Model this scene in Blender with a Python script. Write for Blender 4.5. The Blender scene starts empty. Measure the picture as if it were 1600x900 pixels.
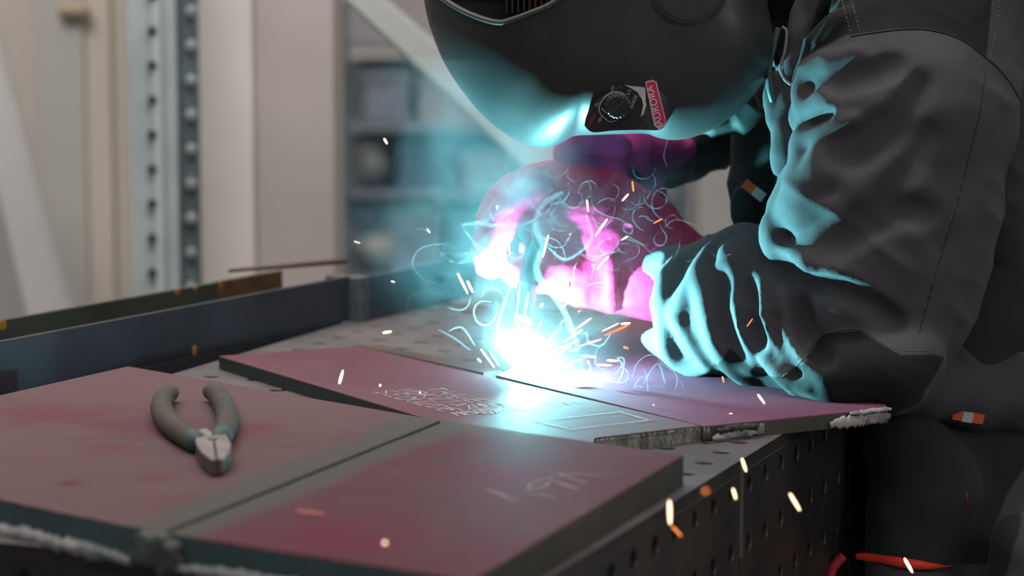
import bpy, bmesh, math, random
import numpy as np
from mathutils import Vector, Matrix
from mathutils.bvhtree import BVHTree

random.seed(7)
scene = bpy.context.scene
COL = scene.collection

# ------------------------------------------------------------------ camera, world, lights, exposure
F = 4000.0
PITCH = math.atan(500.0 / F)
ZC = 1.31
cam_data = bpy.data.cameras.new('camera')
cam_data.sensor_width = 36.0
cam_data.lens = 36.0 * F / 1600.0
cam_data.clip_start = 0.05
cam_data.clip_end = 100
cam_data.dof.use_dof = True
cam_data.dof.focus_distance = 2.36
cam_data.dof.aperture_fstop = 4.2
cam = bpy.data.objects.new('camera', cam_data)
cam.location = (0, 0, ZC)
cam.rotation_euler = (math.pi / 2 - PITCH, 0, 0)
COL.objects.link(cam)
scene.camera = cam

world = bpy.data.worlds.new('world')
scene.world = world
world.use_nodes = True
wbg = world.node_tree.nodes['Background']
wbg.inputs[0].default_value = (0.90, 0.88, 0.86, 1)
wbg.inputs[1].default_value = 0.15

def area(name, loc, size, power, color, rot=(0, 0, 0)):
    l = bpy.data.lights.new(name, 'AREA')
    l.shape = 'RECTANGLE'
    l.size, l.size_y = size
    l.energy = power
    l.color = color
    o = bpy.data.objects.new(name, l)
    o.location = loc
    o.rotation_euler = rot
    COL.objects.link(o)
    return o

area('hall_and_fill_light', (-1.6, 2.6, 4.2), (3.0, 3.0), 46, (1.0, 0.95, 0.91), (0, math.radians(-12), 0))
area('hall_and_fill_light', (-0.6, 2.3, 3.6), (3.4, 0.9), 112, (1.0, 0.95, 0.91), (math.radians(66), 0, 0))  # added fill lamp, tilted to brighten the background columns
area('hall_and_fill_light', (-0.5, 5.6, 4.4), (5.0, 1.6), 150, (1.0, 0.95, 0.90), (math.radians(20), 0, 0))
area('hall_and_fill_light', (0.4, -0.6, 3.6), (3.0, 2.0), 26, (0.98, 0.97, 1.0), (math.radians(30), 0, 0))
def aim(o, target):
    o.rotation_euler = (Vector(target) - o.location).to_track_quat('-Z', 'Y').to_euler()
aim(area('hall_and_fill_light', (2.3, 0.5, 2.1), (1.2, 1.0), 11, (0.97, 0.98, 1.0)), (0.4, 2.4, 0.8))  # added right-front fill, lifts the dark jacket, trousers and side panel

view = scene.view_settings
view.view_transform = 'Standard'
view.look = 'None'
view.gamma = 1
view.use_curve_mapping = False
view.exposure = 0.0
scene.render.film_transparent = False
scene.cycles.max_bounces = 6
scene.cycles.volume_bounces = 0
scene.cycles.transparent_max_bounces = 24
scene.cycles.volume_max_steps = 128
scene.cycles.sample_clamp_indirect = 4.0
scene.cycles.use_denoising = True

# ------------------------------------------------------------------ projection helpers (photo pixel -> world)
CP, SP = math.cos(PITCH), math.sin(PITCH)
def ray(px, py):
    cx, cy = (px - 800.0) / F, (450.0 - py) / F
    return Vector((cx, CP + SP * cy, -SP + CP * cy))
def P(px, py, Y):
    d = ray(px, py)
    return Vector((0, 0, ZC)) + d * (Y / d.y)
def G(px, py, z):
    d = ray(px, py)
    return Vector((0, 0, ZC)) + d * ((z - ZC) / d.z)

ZT = 0.90
ZA = 0.925      # top of the thick plates
ZB = 0.914      # top of the thin plates
ARC = G(808, 585, ZB) + Vector((0, 0, 0.010))

arc_l = bpy.data.lights.new('welding_arc_light', 'POINT')
arc_l.energy = 1.1
arc_l.color = (0.24, 0.86, 0.94)
arc_l.shadow_soft_size = 0.004
arc_o = bpy.data.objects.new('welding_arc_light', arc_l)
arc_o.location = ARC + Vector((0, 0, 0.006))
COL.objects.link(arc_o)
# most of the arc's light leaves the weld pool on the open side, up and towards the welder
arc_s = bpy.data.lights.new('welding_arc_beam', 'SPOT')
arc_s.energy = 38.0
arc_s.color = (0.24, 0.86, 0.94)
arc_s.shadow_soft_size = 0.004
arc_s.spot_size = math.radians(176)
arc_s.spot_blend = 0.35
arc_so = bpy.data.objects.new('welding_arc_beam', arc_s)
arc_so.location = ARC + Vector((0, 0, 0.004))
arc_so.rotation_euler = Vector((0.42, -0.22, 0.88)).to_track_quat('-Z', 'Y').to_euler()
COL.objects.link(arc_so)

# ------------------------------------------------------------------ object helpers
def tag(o, label=None, cat=None, group=None, kind=None):
    if label: o['label'] = label
    if cat: o['category'] = cat
    if group: o['group'] = group
    if kind: o['kind'] = kind
    return o

def link(name, mesh, parent=None, mats=(), smooth=False):
    o = bpy.data.objects.new(name, mesh)
    COL.objects.link(o)
    for m in mats:
        mesh.materials.append(m)
    if smooth:
        mesh.polygons.foreach_set('use_smooth', [True] * len(mesh.polygons))
    if parent is not None:
        o.parent = parent
        o.matrix_parent_inverse = parent.matrix_basis.inverted()
    return o

def empty(name, loc, label, cat, group=None):
    o = bpy.data.objects.new(name, None)
    o.empty_display_size = 0.05
    o.location = loc
    COL.objects.link(o)
    return tag(o, label, cat, group)

def from_bm(name, bm, mats, parent=None, smooth=False):
    me = bpy.data.meshes.new(name)
    bmesh.ops.recalc_face_normals(bm, faces=bm.faces)
    bm.to_mesh(me)
    bm.free()
    if not isinstance(mats, (list, tuple)):
        mats = [mats]
    return link(name, me, parent, mats, smooth)

def from_data(name, verts, faces, mats, parent=None, smooth=False):
    me = bpy.data.meshes.new(name)
    me.from_pydata([tuple(v) for v in verts], [], faces)
    me.update()
    if not isinstance(mats, (list, tuple)):
        mats = [mats]
    return link(name, me, parent, mats, smooth)

def bm_box(bm, lo, hi, M=None, bevel=0.0):
    r = bmesh.ops.create_cube(bm, size=1.0)
    vs = r['verts']
    c = (Vector(lo) + Vector(hi)) / 2
    s = Vector(hi) - Vector(lo)
    for v in vs:
        v.co = Vector((v.co.x * s.x, v.co.y * s.y, v.co.z * s.z)) + c
        if M is not None:
            v.co = M @ v.co
    if bevel > 0:
        es = list({e for v in vs for e in v.link_edges})
        bmesh.ops.bevel(bm, geom=es, offset=bevel, segments=2, affect='EDGES', profile=0.5)

def box(name, lo, hi, m, parent=None, M=None, bevel=0.0):
    bm = bmesh.new()
    bm_box(bm, lo, hi, M, bevel)
    return from_bm(name, bm, m, parent)

def bm_tube(bm, pts, radii, seg=10, caps=True):
    pts = [Vector(p) for p in pts]
    n = len(pts)
    if not hasattr(radii, '__len__'):
        radii = [radii] * n
    rings = []
    t0 = (pts[1] - pts[0]).normalized()
    ref = Vector((0, 0, 1)) if abs(t0.z) < 0.9 else Vector((1, 0, 0))
    nrm = t0.cross(ref).normalized()
    for i in range(n):
        t = (pts[min(i + 1, n - 1)] - pts[max(i - 1, 0)]).normalized()
        nrm = (nrm - t * nrm.dot(t))
        if nrm.length < 1e-6:
            nrm = t.orthogonal()
        nrm.normalize()
        b = t.cross(nrm)
        rings.append([bm.verts.new(pts[i] + (nrm * math.cos(a) + b * math.sin(a)) * radii[i])
                      for a in [2 * math.pi * k / seg for k in range(seg)]])
    for i in range(n - 1):
        for k in range(seg):
            bm.faces.new((rings[i][k], rings[i][(k + 1) % seg], rings[i + 1][(k + 1) % seg], rings[i + 1][k]))
    if caps:
        bm.faces.new(rings[0][::-1])
        bm.faces.new(rings[-1])

def tube(name, pts, radii, m, parent=None, seg=10):
    bm = bmesh.new()
    bm_tube(bm, pts, radii, seg)
    return from_bm(name, bm, m, parent, smooth=True)

def smooth_path(pts, n=8):
    pts = [Vector(p) for p in pts]
    out = []
    for i in range(len(pts) - 1):
        p0 = pts[max(i - 1, 0)]; p1 = pts[i]; p2 = pts[i + 1]; p3 = pts[min(i + 2, len(pts) - 1)]
        for k in range(n):
            t = k / n
            out.append(0.5 * ((2 * p1) + (-p0 + p2) * t + (2 * p0 - 5 * p1 + 4 * p2 - p3) * t * t + (-p0 + 3 * p1 - 3 * p2 + p3) * t ** 3))
    out.append(pts[-1])
    return out

def bm_prism(bm, pts, z0, z1, side_mat=0, top_mat=0, bevel=0.0):
    pts = [Vector((p[0], p[1], 0)) for p in pts]
    top = [bm.verts.new((p.x, p.y, z1)) for p in pts]
    bot = [bm.verts.new((p.x, p.y, z0)) for p in pts]
    f = bm.faces.new(top); f.material_index = top_mat
    g = bm.faces.new(bot[::-1]); g.material_index = side_mat
    n = len(pts)
    for i in range(n):
        s = bm.faces.new((top[i], bot[i], bot[(i + 1) % n], top[(i + 1) % n]))
        s.material_index = side_mat
    if bevel > 0:
        es = [e for e in f.edges]
        bmesh.ops.bevel(bm, geom=es, offset=bevel, segments=2, affect='EDGES', profile=0.5)

def prism(name, pts, z0, z1, mats, parent=None, bevel=0.0):
    bm = bmesh.new()
    bm_prism(bm, pts, z0, z1, 1 if len(mats) > 1 else 0, 0, bevel)
    return from_bm(name, bm, mats, parent)

# ------------------------------------------------------------------ materials
def new_mat(name):
    m = bpy.data.materials.new(name)
    m.use_nodes = True
    nt = m.node_tree
    return m, nt, nt.nodes['Principled BSDF'], nt.links

def noise_node(nt, scale, detail=4, rough=0.6, vec=None, stretch=None, dist=0.0):
    tc = nt.nodes.new('ShaderNodeNewGeometry')
    src = tc.outputs['Position']
    if stretch is not None:
        mp = nt.nodes.new('ShaderNodeMapping')
        mp.inputs['Scale'].default_value = stretch
        if len(stretch) > 3:
            pass
        nt.links.new(src, mp.inputs['Vector'])
        src = mp.outputs['Vector']
    n = nt.nodes.new('ShaderNodeTexNoise')
    n.inputs['Scale'].default_value = scale
    n.inputs['Detail'].default_value = detail
    n.inputs['Roughness'].default_value = rough
    n.inputs['Distortion'].default_value = dist
    nt.links.new(src, n.inputs['Vector'])
    return n.outputs['Fac']

def ramp(nt, fac, a, b, lo=0.0, hi=1.0):
    m = nt.nodes.new('ShaderNodeMapRange')
    m.inputs['From Min'].default_value = a
    m.inputs['From Max'].default_value = b
    m.inputs['To Min'].default_value = lo
    m.inputs['To Max'].default_value = hi
    m.interpolation_type = 'SMOOTHSTEP'
    nt.links.new(fac, m.inputs['Value'])
    return m.outputs['Result']

def mixc(nt, fac, c1, c2):
    m = nt.nodes.new('ShaderNodeMix')
    m.data_type = 'RGBA'
    if hasattr(fac, 'links') or hasattr(fac, 'node'):
        nt.links.new(fac, m.inputs[0])
    else:
        m.inputs[0].default_value = fac
    for c, i in ((c1, 6), (c2, 7)):
        if isinstance(c, tuple):
            m.inputs[i].default_value = (*c[:3], 1)
        else:
            nt.links.new(c, m.inputs[i])
    return m.outputs[2]

def bump(nt, bsdf, fac, strength, dist=0.002):
    b = nt.nodes.new('ShaderNodeBump')
    b.inputs['Strength'].default_value = strength
    b.inputs['Distance'].default_value = dist
    nt.links.new(fac, b.inputs['Height'])
    nt.links.new(b.outputs['Normal'], bsdf.inputs['Normal'])

def mat(name, c1, c2=None, scale=20, rough=0.6, metal=0.0, bstr=0.0, bscale=None, spec=0.5, edge=(0.35, 0.65), stretch=None, bdist=0.002):
    m, nt, bs, L = new_mat(name)
    bs.inputs['Roughness'].default_value = rough
    bs.inputs['Metallic'].default_value = metal
    bs.inputs['Specular IOR Level'].default_value = spec
    c2 = c2 or tuple(x * 0.8 for x in c1)
    n = noise_node(nt, scale, stretch=stretch)
    L.new(mixc(nt, ramp(nt, n, edge[0], edge[1]), c1, c2), bs.inputs['Base Color'])
    if bstr > 0:
        bump(nt, bs, noise_node(nt, bscale or scale * 6), bstr, bdist)
    return m

def emit(name, c, s):
    m, nt, bs, L = new_mat(name)
    bs.inputs['Base Color'].default_value = (0, 0, 0, 1)
    bs.inputs['Emission Color'].default_value = (*c, 1)
    bs.inputs['Emission Strength'].default_value = s
    m.cycles.emission_sampling = 'NONE'
    return m

# ------------------------------------------------------------------ implicit-surface toolkit (soft bodies, cloth, gloves)
class Vol:
    def __init__(self, lo, hi, h):
        self.lo = np.array(lo, float); self.h = h
        self.n = np.ceil((np.array(hi, float) - self.lo) / h).astype(int) + 1
        self.F = np.full(self.n, 0.2, np.float32)
    def cone(self, a, b, ra, rb, k=0.01, sub=False, sy=1.0):
        a = np.array(a, float); b = np.array(b, float)
        m = max(ra, rb) + 3 * k + 3 * self.h
        mm = np.array([m, m / min(sy, 1.0) if sy < 1 else m, m])
        i0 = np.clip(np.floor((np.minimum(a, b) - mm - self.lo) / self.h).astype(int), 0, self.n)
        i1 = np.clip(np.ceil((np.maximum(a, b) + mm - self.lo) / self.h).astype(int) + 1, 0, self.n)
        if np.any(i1 <= i0): return
        xs = [self.lo[d] + np.arange(i0[d], i1[d]) * self.h for d in range(3)]
        X, Y, Z = np.meshgrid(*xs, indexing='ij', sparse=True)
        ab = (b - a) * np.array([1, sy, 1])
        L2 = float(ab @ ab) + 1e-12
        px, py, pz = X - a[0], (Y - a[1]) * sy, Z - a[2]
        t = np.clip((px * ab[0] + py * ab[1] + pz * ab[2]) / L2, 0, 1)
        d = np.sqrt((px - t * ab[0]) ** 2 + (py - t * ab[1]) ** 2 + (pz - t * ab[2]) ** 2) - (ra + (rb - ra) * t)
        sl = tuple(slice(i0[q], i1[q]) for q in range(3))
        f = self.F[sl]
        if sub:
            d = -d
            hh = np.clip(0.5 - 0.5 * (f - d) / k, 0, 1)
            self.F[sl] = f * (1 - hh) + d * hh + k * hh * (1 - hh)
        else:
            hh = np.clip(0.5 + 0.5 * (f - d) / k, 0, 1)
            self.F[sl] = f * (1 - hh) + d * hh - k * hh * (1 - hh)
    def chain(self, pts, k=0.01, sub=False, sy=1.0, fine=0):
        """pts: (px, py, Y, radius in photo pixels at that depth)"""
        q = [(np.array(P(x, y, Y)), r / F * Y) for x, y, Y, r in pts]
        if fine:
            ps = smooth_path([v[0] for v in q], fine)
            rs = []
            for i in range(len(q) - 1):
                for j in range(fine):
                    rs.append(q[i][1] + (q[i + 1][1] - q[i][1]) * j / fine)
            rs.append(q[-1][1])
            q = [(np.array(p), r) for p, r in zip(ps, rs)]
        for (a, ra), (b, rb) in zip(q[:-1], q[1:]):
            self.cone(a, b, ra, rb, k, sub, sy)
    def surf(self, px, py, default=2.4):
        d = ray(px, py); d = np.array(d / d.y); o = np.array((0, 0, ZC))
        Ys = np.arange(self.lo[1] + self.h, self.lo[1] + (self.n[1] - 2) * self.h, self.h * 0.5)
        q = (o + d * Ys[:, None] - self.lo) / self.h
        i = np.clip(np.round(q).astype(int), 0, self.n - 1)
        f = self.F[i[:, 0], i[:, 1], i[:, 2]]
        w = np.argwhere(f < 0)
        return float(Ys[w[0, 0]]) if len(w) else default
    def fold(self, pts, k=0.010, embed=0.35, sub=False, fine=4, default=2.4):
        """a fold (or a crease) running over the surface built so far: pts are (px, py, radius px)"""
        q = smooth_path([Vector((x, y, r)) for x, y, r in pts], fine)
        base = getattr(self, 'base', None)
        ys = []
        for p in q:
            ys.append(self.surf(p.x, p.y, None))
        known = [y for y in ys if y is not None]
        last = known[0] if known else default
        out = []
        for p, y in zip(q, ys):
            if y is None: y = last + 0.0
            last = y
            rr = max(p.z, 1.0) / F * y
            out.append((p.x, p.y, y + (embed * rr if not sub else -embed * rr), max(p.z, 1.0)))
        ysm = [o_[2] for o_ in out]
        for _ in range(3):
            ysm = [ysm[0]] + [(ysm[i - 1] + ysm[i] + ysm[i + 1]) / 3 for i in range(1, len(ysm) - 1)] + [ysm[-1]]
        return [(o_[0], o_[1], y, o_[3]) for o_, y in zip(out, ysm)], k, sub
    def folds(self, specs):
        built = [self.fold(*s[0:1], **s[1]) for s in specs]
        for pts, k, sub in built:
            self.chain(pts, k, sub)
    def mesh(self, name):
        Fv = self.F; h = self.h
        S = Fv < 0
        c = [Fv[:-1, :-1, :-1], Fv[1:, :-1, :-1], Fv[:-1, 1:, :-1], Fv[1:, 1:, :-1],
             Fv[:-1, :-1, 1:], Fv[1:, :-1, 1:], Fv[:-1, 1:, 1:], Fv[1:, 1:, 1:]]
        cnt = sum((q < 0).astype(np.int8) for q in c)
        act = (cnt > 0) & (cnt < 8)
        idx = np.argwhere(act)
        vals = np.stack([q[act] for q in c], 1)
        corner = np.array([[0,0,0],[1,0,0],[0,1,0],[1,1,0],[0,0,1],[1,0,1],[0,1,1],[1,1,1]], float)
        edges = [(0,1),(2,3),(4,5),(6,7),(0,2),(1,3),(4,6),(5,7),(0,4),(1,5),(2,6),(3,7)]
        acc = np.zeros((len(idx), 3)); num = np.zeros(len(idx))
        for a, b in edges:
            va, vb = vals[:, a], vals[:, b]
            s = (va < 0) != (vb < 0)
            den = np.where(s, va - vb, 1)
            t = np.where(s, va / den, 0)
            p = corner[a] + (corner[b] - corner[a]) * t[:, None]
            acc += np.where(s[:, None], p, 0); num += s
        verts = self.lo + (idx + acc / num[:, None]) * h
        vid = np.full(act.shape, -1, np.int64)
        vid[act] = np.arange(len(idx))
        faces = []
        for ax in range(3):
            a0 = [slice(None)] * 3; a1 = [slice(None)] * 3
            a0[ax] = slice(0, -1); a1[ax] = slice(1, None)
            sa, sb = S[tuple(a0)], S[tuple(a1)]
            ch = np.argwhere(sa != sb)
            o1, o2 = [d for d in range(3) if d != ax]
            ok = (ch[:, o1] > 0) & (ch[:, o2] > 0) & (ch[:, o1] < self.n[o1] - 1) & (ch[:, o2] < self.n[o2] - 1)
            ch = ch[ok]
            def g(d1, d2):
                q = ch.copy(); q[:, o1] += d1; q[:, o2] += d2
                return vid[q[:, 0], q[:, 1], q[:, 2]]
            quad = np.stack([g(-1, -1), g(0, -1), g(0, 0), g(-1, 0)], 1)
            flip = sa[ch[:, 0], ch[:, 1], ch[:, 2]]
            if ax == 1: flip = ~flip
            quad[~flip] = quad[~flip][:, ::-1]
            faces.append(quad)
        faces = np.concatenate(faces)
        faces = faces[(faces >= 0).all(1)]
        me = bpy.data.meshes.new(name)
        me.vertices.add(len(verts)); me.loops.add(faces.size); me.polygons.add(len(faces))
        me.vertices.foreach_set('co', verts.astype(np.float32).ravel())
        me.loops.foreach_set('vertex_index', faces.astype(np.int32).ravel())
        me.polygons.foreach_set('loop_start', np.arange(0, faces.size, 4, dtype=np.int32))
        me.polygons.foreach_set('loop_total', np.full(len(faces), 4, np.int32))
        me.update(calc_edges=True)
        me.validate()
        me.polygons.foreach_set('use_smooth', [True] * len(me.polygons))
        return me

_rng = np.random.RandomState(3)
_lat = _rng.rand(32, 32, 32).astype(np.float32)
def vnoise(p):
    i = np.floor(p).astype(int); f = p - i
    f = f * f * (3 - 2 * f)
    r = 0
    for dx in (0, 1):
        for dy in (0, 1):
            for dz in (0, 1):
                w = (f[:, 0] if dx else 1 - f[:, 0]) * (f[:, 1] if dy else 1 - f[:, 1]) * (f[:, 2] if dz else 1 - f[:, 2])
                r = r + w * _lat[(i[:, 0] + dx) % 32, (i[:, 1] + dy) % 32, (i[:, 2] + dz) % 32]
    return r

def coords(me):
    v = np.empty(len(me.vertices) * 3, np.float32)
    me.vertices.foreach_get('co', v)
    return v.reshape(-1, 3).astype(float)
def normals(me):
    v = np.empty(len(me.vertices) * 3, np.float32)
    me.vertices.foreach_get('normal', v)
    return v.reshape(-1, 3).astype(float)
def displace(me, amount):
    v = coords(me) + normals(me) * amount[:, None]
    me.vertices.foreach_set('co', v.astype(np.float32).ravel())
    me.update()

def poly_sd(x, z, poly):
    """signed distance of points to a closed polygon, negative inside"""
    poly = np.array(poly, float); n = len(poly)
    d = np.full(len(x), 1e9); inside = np.zeros(len(x), bool)
    for i in range(n):
        ax, az = poly[i]; bx, bz = poly[(i + 1) % n]
        ex, ez = bx - ax, bz - az
        t = np.clip(((x - ax) * ex + (z - az) * ez) / (ex * ex + ez * ez + 1e-12), 0, 1)
        d = np.minimum(d, np.hypot(x - ax - t * ex, z - az - t * ez))
        cr = ((az > z) != (bz > z)) & (x < (bx - ax) * (z - az) / ((bz - az) if abs(bz - az) > 1e-9 else 1e-9) + ax)
        inside ^= cr
    return np.where(inside, -d, d)

def bvh_of(o):
    return BVHTree.FromPolygons([v.co.copy() for v in o.data.vertices], [tuple(p.vertices) for p in o.data.polygons])
def hit(bvh, px, py, off=0.0):
    d = ray(px, py).normalized()
    r = bvh.ray_cast(Vector((0, 0, ZC)), d)
    if r[0] is None: return None, None
    return r[0] + r[1] * off, r[1]

# simple single-stroke alphabet for chalk and paint-marker writing (unit cell 0..1 wide, 0..1 high)
GL = {'A': [[(0,0),(.5,1),(1,0)],[(.2,.4),(.8,.4)]], 'C': [[(1,.85),(.5,1),(0,.6),(.1,.1),(.6,0),(1,.2)]], 'D': [[(0,0),(0,1),(.7,.85),(1,.4),(.6,0),(0,0)]],
      'E': [[(1,1),(0,1),(0,0),(1,0)],[(0,.5),(.8,.5)]], 'H': [[(0,0),(0,1)],[(1,0),(1,1)],[(0,.5),(1,.5)]], 'I': [[(.5,0),(.5,1)]], 'K': [[(0,0),(0,1)],[(1,1),(0,.45),(1,0)]],
      'L': [[(0,1),(0,0),(.9,0)]], 'M': [[(0,0),(.1,1),(.5,.3),(.9,1),(1,0)]], 'N': [[(0,0),(0,1),(1,0),(1,1)]], 'O': [[(.5,1),(0,.6),(.2,0),(.8,0),(1,.6),(.5,1)]],
      'S': [[(1,.9),(.3,1),(0,.7),(.9,.35),(.7,0),(0,.1)]], 'T': [[(0,1),(1,1)],[(.5,1),(.5,0)]], 'U': [[(0,1),(.05,.15),(.5,0),(.95,.15),(1,1)]], 'W': [[(0,1),(.25,0),(.5,.7),(.75,0),(1,1)]],
      'X': [[(0,0),(1,1)],[(0,1),(1,0)]], 'Z': [[(0,1),(1,1),(0,0),(1,0)]], 'R': [[(0,0),(0,1),(.8,.9),(.8,.55),(0,.5),(1,0)]], '1': [[(.3,.8),(.6,1),(.6,0)]], ' ': []}
def ribbon(bm, pts, w, nrm, jit=0.0):
    pts = [Vector(p) for p in pts]
    prev = None
    for i, p in enumerate(pts):
        t = (pts[min(i + 1, len(pts) - 1)] - pts[max(i - 1, 0)]).normalized()
        s = t.cross(nrm).normalized() * w * (0.5 + random.uniform(-jit, jit))
        a, b = bm.verts.new(p + s), bm.verts.new(p - s)
        if prev: bm.faces.new((prev[0], a, b, prev[1]))
        prev = (a, b)

def font_mesh(body, size):
    cu = bpy.data.curves.new('lettering', 'FONT')
    cu.body = body; cu.size = size; cu.align_x = 'CENTER'; cu.align_y = 'CENTER'
    t = bpy.data.objects.new('lettering', cu)
    COL.objects.link(t)
    dg = bpy.context.evaluated_depsgraph_get()
    me = bpy.data.meshes.new_from_object(t.evaluated_get(dg))
    bpy.data.objects.remove(t)
    bpy.data.curves.remove(cu)
    return me

# ================================================================== THE SETTING
m_floor = mat('concrete_floor', (0.30, 0.29, 0.28), (0.24, 0.235, 0.23), 3, 0.7)
m_wall = mat('painted_wall', (0.56, 0.53, 0.50), (0.52, 0.49, 0.46), 0.7, 0.9)
m_grey_panel = mat('grey_wall_panel', (0.36, 0.36, 0.34), (0.33, 0.33, 0.315), 1, 0.8)
tag(box('floor', (-8, -3, -0.1), (8, 9.6, 0.0), m_floor), kind='structure')
tag(box('wall_back', (-8, 9.4, 0), (8, 9.6, 4.6), m_wall), kind='structure')

def vbox(name, x0, x1, Y0, depth, z0, z1, m, parent=None, bevel=0.004):
    """upright box whose front face spans photo columns x0..x1 at depth Y0"""
    a, b = P(x0, 300, Y0), P(x1, 300, Y0)
    return box(name, (a.x, Y0, z0), (b.x, Y0 + depth, z1), m, parent, bevel=bevel)

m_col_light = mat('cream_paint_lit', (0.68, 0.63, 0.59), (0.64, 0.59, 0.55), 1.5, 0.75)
m_col_warm = mat('cream_paint_shaded', (0.43, 0.375, 0.35), (0.40, 0.35, 0.325), 1.5, 0.75)
m_beige = mat('beige_panel', (0.50, 0.45, 0.40), (0.46, 0.41, 0.37), 2.0, 0.75)
m_pale = mat('pale_panel', (0.44, 0.43, 0.40), (0.41, 0.40, 0.375), 1.2, 0.75)
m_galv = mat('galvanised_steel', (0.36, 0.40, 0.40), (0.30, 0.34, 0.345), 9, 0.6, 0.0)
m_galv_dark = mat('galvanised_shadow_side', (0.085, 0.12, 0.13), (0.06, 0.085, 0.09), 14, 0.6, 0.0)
m_tab = mat('tab_steel', (0.22, 0.25, 0.25), (0.17, 0.20, 0.20), 9, 0.6)
m_hole = mat('dark_opening', (0.03, 0.035, 0.035), None, 20, 0.9)
m_brace = mat('grey_brace_paint', (0.45, 0.46, 0.45), (0.41, 0.42, 0.41), 2, 0.6)
m_brace_w = mat('pale_brace_paint', (0.50, 0.49, 0.47), (0.46, 0.45, 0.43), 2, 0.6)
m_blue = mat('blue_grey_plastic', (0.11, 0.15, 0.21), (0.20, 0.22, 0.27), 3.5, 0.7)
m_navy = mat('dark_blue_plastic', (0.05, 0.09, 0.15), (0.09, 0.13, 0.19), 3.0, 0.7)
m_sack = mat('grey_beige_sack', (0.30, 0.285, 0.28), (0.23, 0.23, 0.24), 5, 0.85)
m_mauve = mat('mauve_grey_board', (0.32, 0.28, 0.285), (0.26, 0.23, 0.25), 2, 0.85)

# boxed column: one cream paint, coloured lit on the pale face, shaded on the warm
col = empty('square_column', (P(417, 300, 3.9).x, 4.0, 0), 'broad cream box column behind the steel channel, pale on its left face', 'column')
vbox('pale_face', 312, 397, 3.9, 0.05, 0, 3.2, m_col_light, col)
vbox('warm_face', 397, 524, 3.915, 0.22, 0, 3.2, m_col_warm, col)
# rack upright with punched holes
ru = empty('rack_upright', (P(255, 300, 3.8).x, 3.8, 0), 'galvanised perforated rack upright standing left of the cream column', 'rack upright')
vbox('front_flange', 203, 279, 3.8, 0.012, 0, 2.6, m_galv, ru, 0.002)
vbox('front_flange_rib', 240, 256, 3.792, 0.01, 0, 2.6, mat('galvanised_rib', (0.42, 0.47, 0.48), (0.37, 0.42, 0.43), 9, 0.55), ru, 0.003)
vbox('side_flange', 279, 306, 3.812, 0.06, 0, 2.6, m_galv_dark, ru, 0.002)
k = 0
for py in np.arange(-120, 460, 54.0):
    c = P(238, py + 6, 3.794)
    bm = bmesh.new()
    bmesh.ops.create_cone(bm, cap_ends=True, segments=12, radius1=0.0070, radius2=0.0070, depth=0.008,
                          matrix=Matrix.Translation(c) @ Matrix.Rotation(math.pi / 2, 4, 'X'))
    from_bm('punched_hole', bm, m_hole, ru)
    c = P(299, py + 30, 3.806)
    bm = bmesh.new()
    bmesh.ops.create_uvsphere(bm, u_segments=12, v_segments=8, radius=1.0,
                              matrix=Matrix.Translation(c) @ Matrix.Diagonal((0.0095, 0.006, 0.0100, 1)))
    from_bm('tab', bm, m_tab, ru, True)
# panels at far left
pn = empty('wall_panel', (P(60, 300, 4.8).x, 4.9, 0), 'beige wall panel left of the perforated rack upright', 'panel')
vbox('board', -420, 204, 4.8, 0.08, 0, 3.4, m_beige, pn)
vbox('pale_strip', 60, 136, 4.77, 0.03, 0, 3.4, m_pale, pn)
vbox('edge_strip', 136, 176, 4.78, 0.02, 0, 3.4, mat('cream_strip', (0.56, 0.50, 0.44), (0.52, 0.47, 0.41), 2, 0.75), pn)
tag(box('wall_bracket', P(88, 26, 4.74), P(142, 6, 4.77), mat('ochre_metal', (0.40, 0.31, 0.21), None, 3, 0.6), bevel=0.01),
    'small ochre bracket high on the pale strip of the beige wall panel', 'bracket')
def slab(name, pts, Y, th, m, parent=None):
    a = [P(x, y, Y) for x, y in pts]
    n = len(a)
    v = a + [p + Vector((0, th, 0)) for p in a]
    f = [tuple(range(n)), tuple(range(2 * n - 1, n - 1, -1))] + [(i, i + n, (i + 1) % n + n, (i + 1) % n) for i in range(n)]
    bm = bmesh.new()
    vs = [bm.verts.new(p) for p in v]
    for q in f: bm.faces.new([vs[i] for i in q])
    bmesh.ops.recalc_face_normals(bm, faces=bm.faces)
    bmesh.ops.bevel(bm, geom=list(bm.edges), offset=min(0.006, th * 0.2), segments=2, affect='EDGES')
    return from_bm(name, bm, m, parent)
tag(slab('diagonal_brace', [(-75, 0), (-32, -40), (148, 620), (70, 620)], 4.2, 0.06, m_brace_w),
    'wide pale grey diagonal brace crossing the far left edge', 'brace')
tag(slab('lower_panel', [(-300, 140), (-32, 140), (88, 620), (-300, 620)], 4.45, 0.05, m_grey_panel),
    'darker grey panel below the wide diagonal brace at far left', 'panel')
tag(slab('diagonal_strut', [(470, -60), (536, -60), (2170, 1362), (1990, 1362)], 3.7, 0.035, m_brace),
    'narrow grey diagonal strut running down to the red glove', 'brace')
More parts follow.
